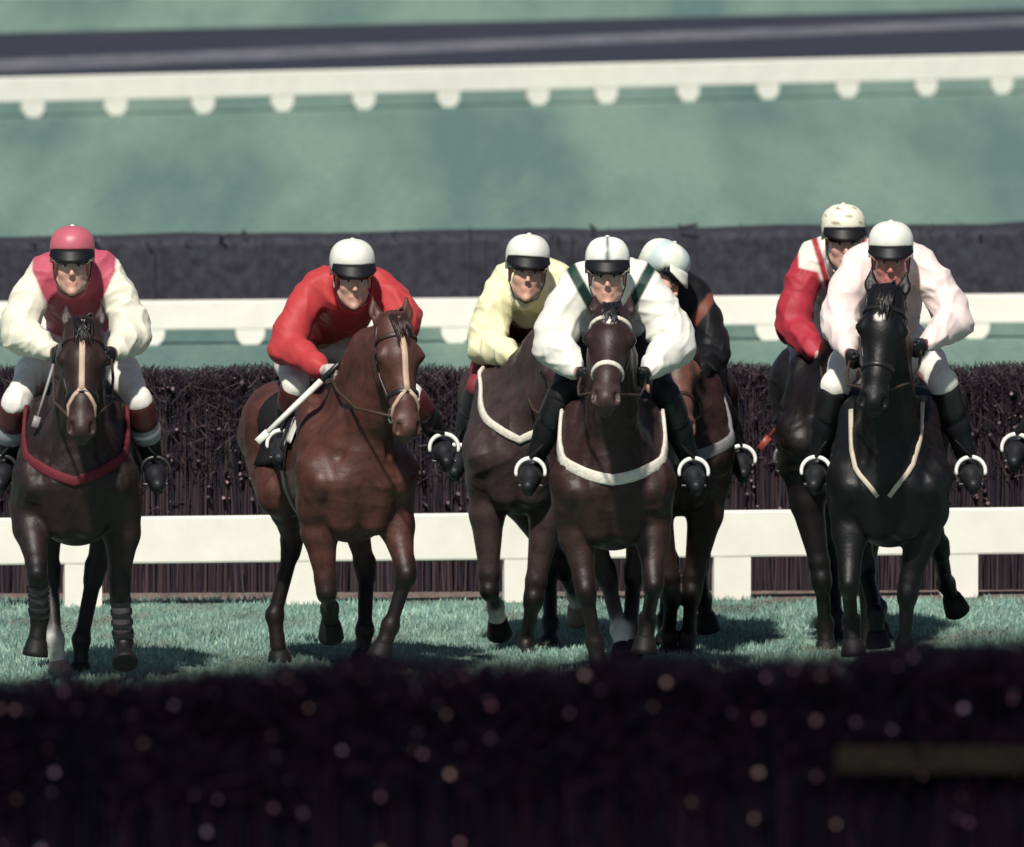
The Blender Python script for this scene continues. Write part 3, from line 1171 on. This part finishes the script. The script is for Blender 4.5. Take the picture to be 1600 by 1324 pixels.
def wrinkle(v, nrm_amt, seed, amp=.006):
    """creased folds: warped ridges running across the cloth"""
    r = np.random.default_rng(seed)
    d = np.zeros(len(v))
    for i in range(7):
        k = r.normal(0, 1, 3) * np.array([.75, .55, 1.0])
        k = k / np.linalg.norm(k) * r.uniform(14, 34)
        w1, w2 = r.normal(0, 9, 3), r.normal(0, 16, 3)
        ph = v @ k + 1.5 * np.sin(v @ w1 + i) + .8 * np.sin(v @ w2 + 2 * i)
        mask = .5 + .5 * np.sin(v @ r.normal(0, 8, 3) + i * 1.7)
        d += np.maximum(1.06 - np.sqrt(np.sin(ph) ** 2 + .035), 0) ** 1.9 * mask * r.uniform(.5, 1)
    return (d - .6)[:, None] * nrm_amt * amp


def vnormals(v, q):
    fn = np.cross(v[q[:, 2]] - v[q[:, 0]], v[q[:, 3]] - v[q[:, 1]])
    n = np.zeros_like(v)
    for k in range(4):
        for d in range(3):
            n[:, d] += np.bincount(q[:, k], fn[:, d], len(v))
    return n / (np.linalg.norm(n, axis=1)[:, None] + 1e-12)


def make_jockey(J, Hs):
    O = Hs['O'] + V(0, 0, 1.0)
    P0 = Hs['P']
    T0 = Hs['T']
    P = lambda px, py, y: P0(px, py, y) - V(0, 0, 1.0)
    T = lambda x, y, z: T0(x, y, z) - V(0, 0, 1.0)
    root = empty('person', O, J['label'], 'jockey', 'jockeys riding in the race')
    sh = {-1: P(*J['shL'], -.13), 1: P(*J['shR'], -.13)}
    el = {-1: P(*J['elL'], J.get('elLy', -.24)), 1: P(*J['elR'], J.get('elRy', -.24))}
    ha = {-1: P(*J['haL'], J.get('haLy', -.52)), 1: P(*J['haR'], J.get('haRy', -.52))}
    kn = {-1: P(*J['knL'], -.20), 1: P(*J['knR'], -.20)}
    ft = {-1: P(*J['ftL'], -.12), 1: P(*J['ftR'], -.12)}
    pel = T(0, .36, 1.73 + J.get('pz', 0))
    hip = {q: T(q * .115, .32, 1.69 + J.get('pz', 0)) for q in (-1, 1)}
    ank = {q: ft[q] + V(-q * .012, .13, .055) for q in (-1, 1)}
    cs = .5 * (sh[-1] + sh[1])
    XS = norm(sh[1] - sh[-1])
    # head frame
    yw, pt, rl = [math.radians(a) for a in J.get('head', (0, 2, 0))]
    Fd = V(math.sin(yw) * math.cos(pt), -math.cos(yw) * math.cos(pt), math.sin(pt))
    Rt = norm(np.cross(Fd, V(0, 0, 1)))
    Rt = -Rt if Rt[0] < 0 and abs(yw) < 1.5 else Rt
    Up = norm(np.cross(Rt, Fd))
    if Up[2] < 0: Up = -Up
    Rt, Up = Rt * math.cos(rl) + Up * math.sin(rl), Up * math.cos(rl) - Rt * math.sin(rl)
    C = P(*J['top'], J.get('head_y', -.40)) - Up * .142
    Hc = lambda x, f, u: C + Rt * x + Fd * f + Up * u                      # helmet
    Hd = lambda x, f, u: C + Rt * x * 1.08 + Fd * f * 1.08 + Up * (u * 1.25 - .054)   # face
    gl_c = J.get('glove', SKIN)
    # ---- body: one continuous figure
    s = Sdf()
    s.chain([pel, .5 * pel + .5 * cs + V(0, 0, .03), cs + V(0, .05, -.03)], [.125, .115, .135], .06, XS, 1.2, 'c')
    s.cap(sh[-1], sh[1], .045, .045, .05, None, 1, 1, 'c')
    s.cap(cs + V(0, 0, .02), Hd(0, -.015, -.06), .060, .054, .04, None, 1, 1, 's')
    for q in (-1, 1):
        s.chain([sh[q], el[q]], [.044, .042], .03, None, 1, 'c')
        wr = ha[q] + norm(el[q] - ha[q]) * .05
        s.chain([el[q], .6 * el[q] + .4 * wr, wr], [.043, .042, .028], .02, None, 1, 'c')
        # hand: palm, four curled fingers and thumb, closed round the rein
        hd_ = norm(ha[q] - wr)
        inn = norm(V(-q, 0, 0) - hd_ * (V(-q, 0, 0) @ hd_))
        dn = np.cross(hd_, inn)
        if dn[2] > 0: dn = -dn
        pc = wr + hd_ * .045
        s.cap(wr, pc + hd_ * .02, .027, .030, .015, inn, .6, 1, 'h')
        s.cap(pc - dn * .022, pc + dn * .026 + hd_ * .012, .021, .021, .012, None, 1, 1, 'h')
        for i in range(4):
            b = pc + hd_ * (.034 - .004 * abs(i - 1)) + dn * (-.032 + .021 * i)
            j1 = b + hd_ * (.022 - .003 * (i == 3)) + inn * .012
            j2 = j1 + inn * .024 - hd_ * .010
            j3 = j2 - hd_ * .020 - inn * .004
            s.chain([b, j1, j2, j3], [.0105, .0100, .0095, .0085], .005, None, 1, 'h')
        t0 = wr + hd_ * .025 - dn * .030 + inn * .008
        t1 = t0 + hd_ * .030 + inn * .020 - dn * .006
        s.chain([t0, t1, t1 + hd_ * .022 + inn * .010 + dn * .004], [.012, .0115, .009], .006, None, 1, 'h')
        s.chain([hip[q], kn[q]], [.092, .062], .05, None, 1, 'c')
        s.chain([kn[q], .6 * kn[q] + .4 * ank[q] + V(0, .012, 0), ank[q]], [.056, .046, .028], .03, None, 1, 'c')
        s.chain([ank[q], ft[q] + V(0, -.02, -.012)], [.026, .022], .02, None, 1, 'c')
    # head
    s.cap(Hd(0, -.035, .035), Hd(0, .035, .045), .080, .074, .03, None, 1, 1, 's')
    s.cap(Hd(0, .040, .00), Hd(0, .044, -.085), .060, .044, .03, Rt, 1.05, 1, 's')
    s.cap(Hd(-.042, .022, -.062), Hd(.042, .022, -.062), .036, .036, .03, None, 1, 1, 's')
    for q in (-1, 1):
        s.ball(Hd(q * .040, .064, -.026), .024, .03, 1, 'k')
        s.cap(Hd(q * .012, .098, .022), Hd(q * .045, .084, .022), .010, .009, .012, None, 1, 1, 's')
        s.ball(Hd(q * .031, .103, .000), .014, .010, -1)
        s.cap(Hd(q * .076, -.01, .01), Hd(q * .078, -.012, -.035), .012, .010, .01, None, 1, 1, 's')
    s.cap(Hd(0, .094, .012), Hd(0, .114, -.032), .008, .0110, .012, None, 1, 1, 'n')
    for q in (-1, 1):
        s.ball(Hd(q * .011, .104, -.036), .0080, .010, 1, 'n')
    s.cap(Hd(-.019, .0845, -.066), Hd(.019, .0845, -.066), .0070, .0070, .006, None, 1, 1, 'l')
    s.cap(Hd(-.015, .0815, -.077), Hd(.015, .0815, -.077), .0075, .0075, .006, None, 1, 1, 'l')
    s.cap(Hd(-.024, .0945, -.0715), Hd(.024, .0945, -.0715), .0035, .0035, .004, None, 1, -1)
    s.ball(Hd(0, .076, -.103), .020, .02, 1, 's')
    sk = np.array(J.get('skin', SKIN))
    v, q_ = s.mesh(.0068, 2)
    cols = s.colors(v, {'s': sk, 'c': sk, 'h': gl_c, 'k': sk * np.array([1.04, .95, .93]), 'n': sk * np.array([1.05, .96, .94]), 'l': sk * np.array([.82, .58, .56])}, .006)
    mesh_np('body', v, q_, M_skin, root, True, cols)
    for q in (-1, 1):
        e = MB().sphere(Hd(q * .031, .087, .001), .0125, 12, 8).build('eye', M_eyeball, root)
        MB().sphere(Hd(q * .031, .0955, .000), .0062, 10, 6).build('iris', M_iris, e)
    # ---- silks
    sl = J['sleeve_c']; bc = J['body_c']
    g = Sdf()
    g.chain([pel + V(0, .02, .02), .55 * pel + .45 * cs + V(0, .01, .03), cs + V(0, .06, -.02)], [.145, .140, .142], .07, XS, 1.15, 'b')
    g.cap(cs + V(0, -.02, -.06), cs + V(0, .10, -.16), .11, .10, .06, XS, 1.1, 1, 'b')
    g.cap(sh[-1] + XS * .05 + V(0, .02, -.01), sh[1] - XS * .05 + V(0, .02, -.01), .080, .080, .06, None, 1, 1, 'b')
    puff = J.get('puff', 1.0)
    for q in (-1, 1):
        out = V(q * .012, 0, -.01)
        u1 = .62 * sh[q] + .38 * el[q] + out
        u2 = .25 * sh[q] + .75 * el[q] + out * 1.6
        wr = ha[q] + norm(el[q] - ha[q]) * .065
        s_pt = sh[q] - XS * q * .012
        g.chain([s_pt, u1, u2, el[q] + out], [.076 * puff, .084 * puff, .090 * puff, .080 * puff], .04, None, 1, 'a')
        g.chain([el[q] + out, .6 * el[q] + .4 * wr, wr + norm(el[q] - wr) * .05, wr], [.082 * puff, .074 * puff, .056, .040], .03, None, 1, 'a')
    g.cap(Hd(0, -.03, -.085), cs + V(0, .01, .05), .072, .085, .03, None, 1, 1, 'n')
    v, q_ = g.mesh(.0080, 2)
    N = vnormals(v, q_)
    v = v + wrinkle(v, N, int(J['top'][0]), .0110)
    cols = g.colors(v, {'a': sl, 'b': bc, 'n': J.get('collar_c', bc)}, .004)
    if 'pattern' in J:
        cols = J['pattern'](v - cs, cols, N)
    mesh_np('jacket', v, q_, M_silk, root, True, cols)
    # ---- breeches, boots
    b = Sdf()
    b.cap(pel + V(-.06, 0, -.02), pel + V(.06, 0, -.02), .135, .135, .05, None, 1, 1, 'a')
    for q in (-1, 1):
        b.chain([hip[q], .5 * hip[q] + .5 * kn[q] + V(q * .008, 0, .01), kn[q], .86 * kn[q] + .14 * ank[q]], [.115, .086, .064, .058], .04, None, 1, 'a')
    v, q_ = b.mesh(.010, 2)
    N = vnormals(v, q_)
    v = v + wrinkle(v, N, int(J['top'][0]) + 5, .006)
    mesh_np('breeches', v, q_, J.get('breech', M_breech), root)
    for q in (-1, 1):
        b = Sdf()
        a0 = .80 * kn[q] + .20 * ank[q]
        toe = ft[q] + V(q * .012, -.085, -.048)
        b.chain([a0, .5 * kn[q] + .5 * ank[q] + V(0, .012, 0), ank[q]], [.070, .066, .046], .03, None, 1, 'a')
        b.cap(ank[q], ank[q] + V(0, .045, -.035), .042, .036, .03, None, 1, 1, 'a')
        b.chain([ank[q] + V(0, .03, -.030), ft[q] + V(0, 0, -.005), toe], [.044, .050, .036], .03, None, 1, 'a')
        v, q_ = b.mesh(.009, 2)
        bo = mesh_np('boot', v, q_, J.get('boot', M_boot), root)
        tb = Sdf()
        tb.chain([.93 * kn[q] + .07 * ank[q], .70 * kn[q] + .30 * ank[q]], [.079, .077], .03, None, 1, 'a')
        v, q_ = tb.mesh(.011, 2)
        mesh_np('boot_top', v, q_, J.get('boot_top', M_boot_black), bo)
        if 'shaft' in J:  # grey sleeve over the boot, its colour standing in for reflected light
            tb = Sdf()
            tb.chain([.68 * kn[q] + .32 * ank[q] + V(0, .004, 0), .5 * kn[q] + .5 * ank[q] + V(0, .012, 0), .30 * kn[q] + .70 * ank[q] + V(0, .006, 0)], [.066, .072, .050], .03, None, 1, 'a')
            v, q_ = tb.mesh(.011, 2)
            mesh_np('boot_shaft_sheen', v, q_, J['shaft'], bo)
        sole = MB()
        sole.tube([ft[q] + V(0, .05, -.045), ft[q] + V(0, -.03, -.048), toe + V(0, .01, -.030)], [.030, .034, .024], 10)
        sole.build('sole', M_boot_black, bo)
    # ---- helmet with silk cover
    nu, nv = 32, 14
    vs, cs_ = [], []
    rim = lambda ph: float(np.clip((.62 - math.cos(ph)) / .5, 0, 1))
    for i in range(nv + 1):
        th = (math.pi / 2) * (1 - i / nv) if i <= nv else 0
        for k in range(nu):
            ph = 2 * math.pi * k / nu
            seam = 1 - .018 * max(0, math.cos(8 * ph)) ** 6
            rr = math.cos(math.pi / 2 - th)
            r1 = math.sin(math.pi / 2 * i / nv) ** .82
            z = math.cos(math.pi / 2 * i / nv) ** .9 if i < nv else 0
            vs.append(Hc(.113 * r1 * seam * math.sin(ph), -.008 + .130 * r1 * seam * math.cos(ph), .036 + .106 * z * (1 if i else 1)))
    for k in range(nu):                              # turned-under rim, lower at the back
        ph = 2 * math.pi * k / nu
        vs.append(Hc(.111 * math.sin(ph), -.008 + .127 * math.cos(ph), .022 - .062 * rim(ph)))
    for k in range(nu):
        ph = 2 * math.pi * k / nu
        vs.append(Hc(.098 * math.sin(ph), -.008 + .114 * math.cos(ph), .026 - .062 * rim(ph)))
    fs = []
    for i in range(nv + 2):
        for k in range(nu):
            l = (k + 1) % nu
            fs.append([i * nu + k, (i + 1) * nu + k, (i + 1) * nu + l, i * nu + l])
    vs = np.array(vs)
    loc = np.stack([(vs - C) @ Rt, (vs - C) @ Fd, (vs - C) @ Up], 1)
    cc = J['cap'](loc) if callable(J['cap']) else np.tile(np.array(J['cap'], float), (len(vs), 1))
    he = mesh_np('helmet', vs, fs, M_cap, root, True, cc)
    MB().sphere(Hc(0, -.008, .142), .012, 10, 6, (1, 1, .6)).build('cap_button', M_cap if False else M_black if J.get('dark_button') else M_breech, he)
    # peak: a curved, downward brim
    vs, fs = [], []
    n = 20
    drop = J.get('peak_drop', .068)
    for i in range(5):
        k = i / 4
        for j in range(n + 1):
            a_ = math.radians(-64 + 128 * j / n)
            w_ = math.cos(a_) ** .7 if math.cos(a_) > 0 else 0
            ext = .034 * k * w_
            vs.append(Hc((.111 + .010 * k) * math.sin(a_), -.008 + .128 * math.cos(a_) + ext, .026 - drop * k * (.15 + .85 * w_ ** 1.6)))
    for i in range(4):
        for j in range(n):
            fs.append([i * (n + 1) + j, i * (n + 1) + j + 1, (i + 1) * (n + 1) + j + 1, (i + 1) * (n + 1) + j])
    pk = mesh_np('peak', vs, fs, J.get('peak_m', M_black), he)
    so = pk.modifiers.new('solid', 'SOLIDIFY'); so.thickness = .006
    # chin strap
    mb = MB()
    for q in (-1, 1):
        mb.tube([Hc(q * .100, .02, .02), Hd(q * .082, .035, -.04), Hd(q * .055, .055, -.10), Hd(0, .068, -.123)], .0035, 6)
    mb.build('chin_strap', M_black, he)
    # goggles, worn on the brow or over the eyes
    gu = J.get('gog', -.012)
    vs, fs = [], []
    for j in range(17):
        a_ = math.radians(-78 + 156 * j / 16)
        hh = .038 * (1 - .25 * (1 - abs(math.sin(2 * a_))) * (abs(math.degrees(a_)) < 14)) * (1 if abs(math.degrees(a_)) < 50 else .6)
        for (dr, du) in ((.0, 1), (.014, .82), (.018, 0), (.014, -.82), (.0, -1)):
            vs.append(Hc((.092 + dr) * math.sin(a_), .008 + (.108 + dr) * math.cos(a_), gu + hh * du))
    for j in range(16):
        for k in range(4):
            fs.append([j * 5 + k, j * 5 + k + 1, (j + 1) * 5 + k + 1, (j + 1) * 5 + k])
    go = mesh_np('goggles', vs, fs, J.get('lens', M_lens), root)
    so = go.modifiers.new('solid', 'SOLIDIFY'); so.thickness = .005
    # ---- stirrups and leathers hang from the saddle of the horse
    hr = Hs['root']
    up1 = V(0, 0, 1.0)
    for q in (-1, 1):
        f = ft[q] + up1
        tp = f + V(q * .004, 0, .088)
        sa = Hs['barrel'](-.06, [q * 38], off=.03)[0][0]
        st = bpy.data.objects.new('stirrup', None)
        link(st, hr)
        st.location = tuple(f)
        tl = J.get('stir_tilt', 0) * q
        pts = []
        for k in range(19):
            a_ = math.radians(-16 + 212 * k / 18)
            p = V(.072 * math.cos(a_), .010 * math.sin(a_), .018 + .068 * math.sin(a_))
            pts.append(V(p[0] * math.cos(tl) - p[2] * math.sin(tl), p[1], p[0] * math.sin(tl) + p[2] * math.cos(tl)))
        rads = [.0085 + .0035 * math.sin(math.pi * k / 18) for k in range(19)]
        MB().tube(pts, rads, 8).build('stirrup_arch', J.get('stir_m', M_stirrup), st)
        MB().box((0, .0, -.048), (.125, .055, .014)).build('tread', M_boot_black, st, False, .004)
        d1 = norm(np.cross(tp - sa, V(0, 1, 0)))
        MB().strap([sa, .5 * (sa + tp) + V(q * .01, 0, 0), tp], [V(q, -.4, .2)] * 3, .026, .006).build('stirrup_leather', M_leather_bk, st).location = tuple(-f)
    # ---- reins from the bit to the hands
    rn = MB()
    for q, bt in zip((-1, 1), Hs['bits']):
        h_ = ha[q] + up1
        m_ = .5 * (bt + h_) + V(q * .05, 0, -.05)
        rn.tube([bt, .6 * bt + .4 * h_ + V(q * .05, 0, -.045), .25 * bt + .75 * h_ + V(q * .03, 0, -.035), h_, h_ + V(-q * .06, .06, -.05)], .0075, 6)
    rn.build('reins', M_rein, hr)
    return dict(root=root, ha={q: ha[q] + O for q in (-1, 1)}, O=O)


# ------------------------------------------------------------------ the field
WHITE, CREAM, GREEN, BLACKC = (.74, .73, .66), (.70, .67, .55), (.010, .036, .028), (.005, .005, .007)


def tint(c, d, col, soft=.010):
    """colour where d < 0 with a soft woven edge"""
    w_ = np.clip(.5 - d / soft, 0, 1)[:, None]
    return c * (1 - w_) + np.array(col) * w_


def pat_green_v(v, c, N):
    x, y, z = v[:, 0], v[:, 1], v[:, 2]
    d = np.abs(np.abs(x) - (.165 + .55 * np.minimum(z, .10))) - .030
    return tint(c, np.maximum(np.maximum(d, -.30 - z), np.abs(x) - .24), GREEN)


def pat_brace(v, c, N):
    x, y, z = v[:, 0], v[:, 1], v[:, 2]
    d = np.abs((x - .115) * .80 - (z + .10) * .60) - .024
    return tint(c, np.maximum.reduce([d, z, -.28 - z, -x]), (.16, .05, .035))


def pat_yoke(v, c, N):
    x, y, z = v[:, 0], v[:, 1], v[:, 2]
    c = tint(c, np.maximum(-.085 - z + .25 * np.abs(x) - .02, np.abs(x) - .205), (.72, .68, .60))
    return tint(c, np.abs(np.abs(x) - .10 - .3 * z) - .016, (.32, .03, .045))


def pat_pink(v, c, N):
    x, y, z = v[:, 0], v[:, 1], v[:, 2]
    return tint(c, np.abs(x) - (.205 + .45 * np.minimum(z, 0)), (.44, .085, .125))


def cap_green(l):
    c = np.tile(np.array([.80, .80, .73]), (len(l), 1))
    c[(np.abs(l[:, 0]) < .008) & (l[:, 1] > -.05)] = (.10, .17, .15)
    c[(np.abs(l[:, 0]) > .090) & (np.abs(l[:, 1]) < .02)] = (.10, .17, .15)
    return c


def cap_quarter(l):
    c = np.tile(np.array([.74, .77, .66]), (len(l), 1))
    a = np.degrees(np.arctan2(l[:, 0], l[:, 1])) % 90
    c[a > 50] = (.50, .60, .58)
    return c


def cap_spots(l):
    c = np.tile(np.array([.80, .76, .62]), (len(l), 1))
    a = np.arctan2(l[:, 0], l[:, 1])
    m = (np.sin(a * 5 + 1) * np.sin(l[:, 2] * 90) > .72)
    c[m] = (.30, .25, .16)
    return c


BAY = (.150, .054, .040)
lerp = lambda pts: (lambda k: tuple(np.interp(k * (len(pts) - 1), range(len(pts)), [p[i] for p in pts]) for i in (0, 1)))

HORSES = [
 dict(cx=118, Y=101.2, lift=-.075, ew=.215, coat=(.040, .020, .018), points=(.018, .013, .013), face=(.055, .026, .022), muz=(.075, .035, .032),
      poll=(130, 520), muzzle=(127, 682), cheeker=.36, breast=(M_red_tack, .050, 1.09, 1.42, 1.1), noseband=M_leather_bk,
      fl=((58, 896), (62, 966), (55, 1024), (-1, 1, 1)), fr=((187, 922), (193, 1003), (196, 1042), (-1, 1, -1)),
      hl=((78, 900), (86, 1000), (95, 1058), (1, -1, -1)), hr=((148, 895), (127, 1000), (125, 1062), (1, -1, -1)), hl_sock='w', hl_pale=True,
      label='dark brown racehorse with red breast girth and tan face strap at the left edge'),
 dict(cx=556, Y=101.6, yaw=13, lift=-.085, coat=BAY, points=(.030, .016, .015), face=(.150, .055, .038), muz=(.16, .070, .055), poll=(615, 512), muzzle=(637, 682), head_yaw=18,
      cheeker=.365, breast=None, noseband=M_leather_bk, hair=M_hair_brown, patch=(-66, -42, -.26, -.16),
      fl=((510, 926), (515, 950), (517, 990), (-1, 1, 1)), fr=((636, 896), (610, 978), (592, 1028), (-1, 1, 1)),
      hl=((457, 852), (429, 962), (438, 1042), (1, -1, -1)), hr=((572, 890), (570, 985), (564, 1042), (1, -1, -1)),
      label='bright bay racehorse with a long pale face strap under the red jockey'),
 dict(cx=812, Y=103.4, wx=.88, lift=-.06, coat=(.092, .056, .054), points=(.020, .014, .014), poll=(880, 545), muzzle=(892, 690), breast=(M_white_tack, .040, 1.15, 1.48, 1.0),
      fl=((764, 922), (774, 948), (780, 986), (-1, 1, 1)), fr=((834, 935), (822, 1000), (820, 1042)),
      hl=((880, 890), (898, 925), (904, 966), (1, 1, 1)), hr=((858, 890), (860, 975), (858, 1020)), fl_sock='w', hl_sock='w', hl_pale=True,
      label='grey-brown racehorse half hidden behind the horse with the broad white breast girth'),
 dict(cx=957, Y=101.0, lift=-.085, coat=(.060, .027, .022), points=(.026, .014, .013), face=(.065, .030, .028), muz=(.090, .045, .040), poll=(955, 500), muzzle=(946, 634),
      breast=(M_white_tack, .056, 1.12, 1.42, 1.35), browband=M_white_tack, noseband=M_white_tack, nose_w=.028, star=(.10, 0.0, .018),
      fl=((915, 922), (930, 1004), (938, 1064)), fr=((1022, 914), (1012, 968), (1006, 1020), (-1, 1, 1)),
      hl=((948, 900), (968, 985), (974, 1032), (1, -1, -1)), hr=((990, 900), (985, 985), (985, 1030), (1, -1, -1)), hl_sock='w',
      label='dark bay racehorse with white breast girth and white noseband in the centre'),
 dict(cx=1061, Y=103.3, wx=.84, lift=-.06, coat=(.050, .022, .018), points=(.022, .013, .012), face=(.26, .11, .075), muz=(.22, .11, .085), poll=(1050, 548), muzzle=(1066, 680), head_yaw=22,
      breast=(M_grey_tack, .06, 1.06, 1.33, 1.4),
      fl=((1050, 930), (1045, 990), (1045, 1036)), fr=((1081, 925), (1075, 995), (1071, 1040)),
      hl=((1046, 890), (1040, 970), (1040, 1015)), hr=((1092, 880), (1098, 935), (1106, 982), (1, 1, 1)),
      label='bay racehorse with a reddish face behind the right shoulder of the white jockey'),
 dict(cx=1308, Y=103.6, coat=(.016, .012, .013), poll=(1345, 500), muzzle=(1345, 640), breast=None,
      fl=((1284, 905), (1289, 975), (1292, 1026)), fr=((1352, 905), (1356, 975), (1358, 1026)),
      hl=((1300, 880), (1305, 965), (1306, 1012)), hr=((1345, 880), (1372, 950), (1376, 1000)),
      label='near-black racehorse mostly hidden behind the black horse on the right'),
 dict(cx=1390, Y=101.0, lift=-.07, coat=(.0065, .0060, .0070), poll=(1384, 470), muzzle=(1364, 640), star=(.13, -.02, .012), bridle=M_leather_bk,
      vplate=(lerp([(1336, 640), (1335, 700), (1342, 735), (1376, 776)]), lerp([(1450, 610), (1445, 680), (1430, 730), (1394, 776)])),
      fl=((1326, 912), (1330, 970), (1334, 1024), (-1, 1, 1)), fr=((1418, 925), (1413, 1005), (1410, 1064)),
      hl=((1352, 890), (1368, 960), (1372, 1012), (1, -1, -1)), hr=((1468, 858), (1478, 912), (1494, 950), (1, 1, 1)),
      label='black racehorse with thin cream V-shaped breastplate at the right'),
 dict(cx=1740, Y=101.8, coat=(.06, .03, .025), poll=(1740, 500), muzzle=(1740, 640), breast=None,
      fl=((1700, 920), (1702, 1000), (1704, 1050)), fr=((1786, 920), (1784, 1000), (1782, 1050)),
      hl=((1720, 890), (1715, 980), (1712, 1030)), hr=((1770, 890), (1772, 980), (1774, 1030)),
      label='racehorse cut off by the right edge, only its rider\'s foot in view'),
]
JOCKEYS = [
 dict(top=(113, 353), shL=(64, 424), shR=(168, 420), elL=(32, 522), elR=(204, 524), haL=(88, 556), haR=(174, 556), knL=(24, 630), knR=(216, 626), ftL=(4, 740), ftR=(243, 742),
      body_c=(.44, .085, .125), sleeve_c=CREAM, collar_c=(.44, .085, .125), cap=(.48, .11, .15), pattern=pat_pink, glove=BLACKC, boot_top=M_boot_top, shaft=M_boot_sheen,
      stir_m=M_boot_black, peak_m=M_black, label='jockey in crimson silks with cream sleeves and a pink cap'),
 dict(top=(551, 374), shL=(492, 446), shR=(598, 446), elL=(450, 540), elR=(626, 505), haL=(513, 584), haR=(578, 560), knL=(462, 604), knR=(640, 620), ftL=(440, 700), ftR=(694, 706),
      body_c=(.42, .042, .046), sleeve_c=(.43, .044, .048), cap=WHITE, head=(8, -4, 0), glove=(.45, .42, .40), boot_top=M_boot_top,
      label='jockey in plain red silks with a white cap carrying a white whip'),
 dict(top=(827, 366), shL=(787, 436), shR=(876, 434), elL=(762, 540), elR=(880, 545), haL=(812, 562), haR=(850, 562), knL=(752, 606), knR=(890, 620), ftL=(714, 722), ftR=(915, 720),
      body_c=(.76, .72, .47), sleeve_c=(.76, .73, .47), cap=WHITE, head=(4, 4, -4), breech=M_breech_red, glove=BLACKC,
      label='jockey in pale yellow silks and a white cap looking at the camera'),
 dict(top=(949, 370), shL=(903, 436), shR=(1006, 436), elL=(866, 540), elR=(1052, 540), haL=(908, 588), haR=(1008, 588), knL=(880, 616), knR=(1040, 618), ftL=(829, 744), ftR=(1084, 744),
      body_c=WHITE, sleeve_c=WHITE, collar_c=WHITE, cap=cap_green, pattern=pat_green_v, breech=M_breech_dark, puff=1.12, glove=BLACKC,
      label='jockey in white silks with dark green V stripes on the centre horse'),
 dict(top=(1056, 380), shL=(1022, 456), shR=(1092, 460), elL=(1014, 545), elR=(1110, 552), haL=(1040, 600), haR=(1082, 596), knL=(1010, 620), knR=(1118, 630), ftL=(1010, 730), ftR=(1158, 724),
      body_c=BLACKC, sleeve_c=BLACKC, cap=cap_quarter, pattern=pat_brace, pz=-.06, head=(72, -24, -14), peak_m=M_breech, breech=M_breech_dark, puff=.95, glove=BLACKC,
      label='jockey in black silks and a pale quartered cap looking down to one side'),
 dict(top=(1318, 319), shL=(1266, 400), shR=(1356, 400), elL=(1242, 508), elR=(1380, 510), haL=(1282, 562), haR=(1345, 562), knL=(1254, 592), knR=(1390, 600), ftL=(1232, 722), ftR=(1410, 730),
      body_c=(.70, .66, .60), sleeve_c=(.36, .028, .045), collar_c=(.32, .03, .045), cap=cap_spots, pattern=pat_yoke, head=(6, 0, 0), glove=(.5, .4, .36), stir_m=M_steel,
      label='jockey with red sleeves and a spotted cream cap behind the pale pink jockey'),
 dict(top=(1392, 346), shL=(1338, 408), shR=(1438, 406), elL=(1314, 506), elR=(1490, 502), haL=(1328, 560), haR=(1440, 544), knL=(1304, 604), knR=(1474, 600), ftL=(1275, 742), ftR=(1517, 742),
      body_c=(.74, .59, .57), sleeve_c=(.76, .63, .60), collar_c=(.72, .56, .56), cap=WHITE, head=(-2, -2, 0), lens=M_lens_red, skin=(.50, .20, .17), glove=BLACKC,
      label='jockey in pale pink silks and a plain white cap on the black horse'),
 dict(top=(1740, 360), shL=(1690, 430), shR=(1790, 430), elL=(1660, 535), elR=(1825, 535), haL=(1695, 580), haR=(1790, 580), knL=(1672, 610), knR=(1815, 610), ftL=(1588, 706), ftR=(1880, 706),
      body_c=(.4, .03, .04), sleeve_c=(.4, .03, .04), cap=WHITE,
      label='jockey cut off by the right edge, only one boot and stirrup in view'),
]
RIDERS = []
for hs, js in zip(HORSES, JOCKEYS):
    Hh = make_horse(hs)
    RIDERS.append((Hh, make_jockey(js, Hh)))


# brushing boots on the first horse
def leg_boot(Hh, key, k0=.12, k1=.92):
    for (kk, kn, fe, hf) in Hh['feet']:
        if kk == key:
            a, b = kn + (fe - kn) * k0 + V(0, .008, 0), kn + (fe - kn) * k1 + V(0, .008, 0)
            lb = MB().tube([a, .7 * a + .3 * b, .3 * a + .7 * b, b], [.052, .050, .048, .054], 14).build('leg_boot', M_legboot, Hh['root'])
            for k in (.12, .38, .64, .88):
                c = a + (b - a) * k
                d = norm(b - a) * .009
                MB().tube([c - d, c + d], .0555, 14, False).build('boot_strap', M_legstrap, lb)


leg_boot(RIDERS[0][0], 'fl')
leg_boot(RIDERS[0][0], 'fr')


# whips
def whip(p0, p1, r0, r1, m, label, flap=True):
    p0, p1 = np.asarray(p0), np.asarray(p1)
    root = empty('riding_whip', p0, label, 'whip')
    d = p1 - p0
    MB().tube([d * -.16, d * -.14, d * .1], [.013, .016, .014], 8).build('handle', M_leather_bk, root)
    MB().tube([d * .1, d * .5, d * .86], [r0, (r0 + r1) / 2, r1], 8).build('shaft', m, root)
    if flap:
        MB().strap([d * .85, d * .92, d], [V(0, -1, .2)] * 3, .036, .008).build('flap', m, root)


Y2 = 101.6
whip(RIDERS[1][1]['ha'][-1] + V(.0, -.05, 0), at(402, 691, Y2 - .66), .017, .013, M_whip_white, 'white whip held slanting down by the red jockey')
Y6 = 103.6
whip(RIDERS[5][1]['ha'][-1] + V(.01, -.05, -.04), at(1187, 702, Y6 - .62), .014, .009, M_whip_red, 'reddish brown whip pointing down from the jockey with red sleeves')
whip(RIDERS[0][1]['ha'][-1] + V(.0, -.05, 0), at(54, 668, 101.2 - .62), .008, .007, M_whip_dark, 'thin grey whip beside the neck of the leftmost horse')
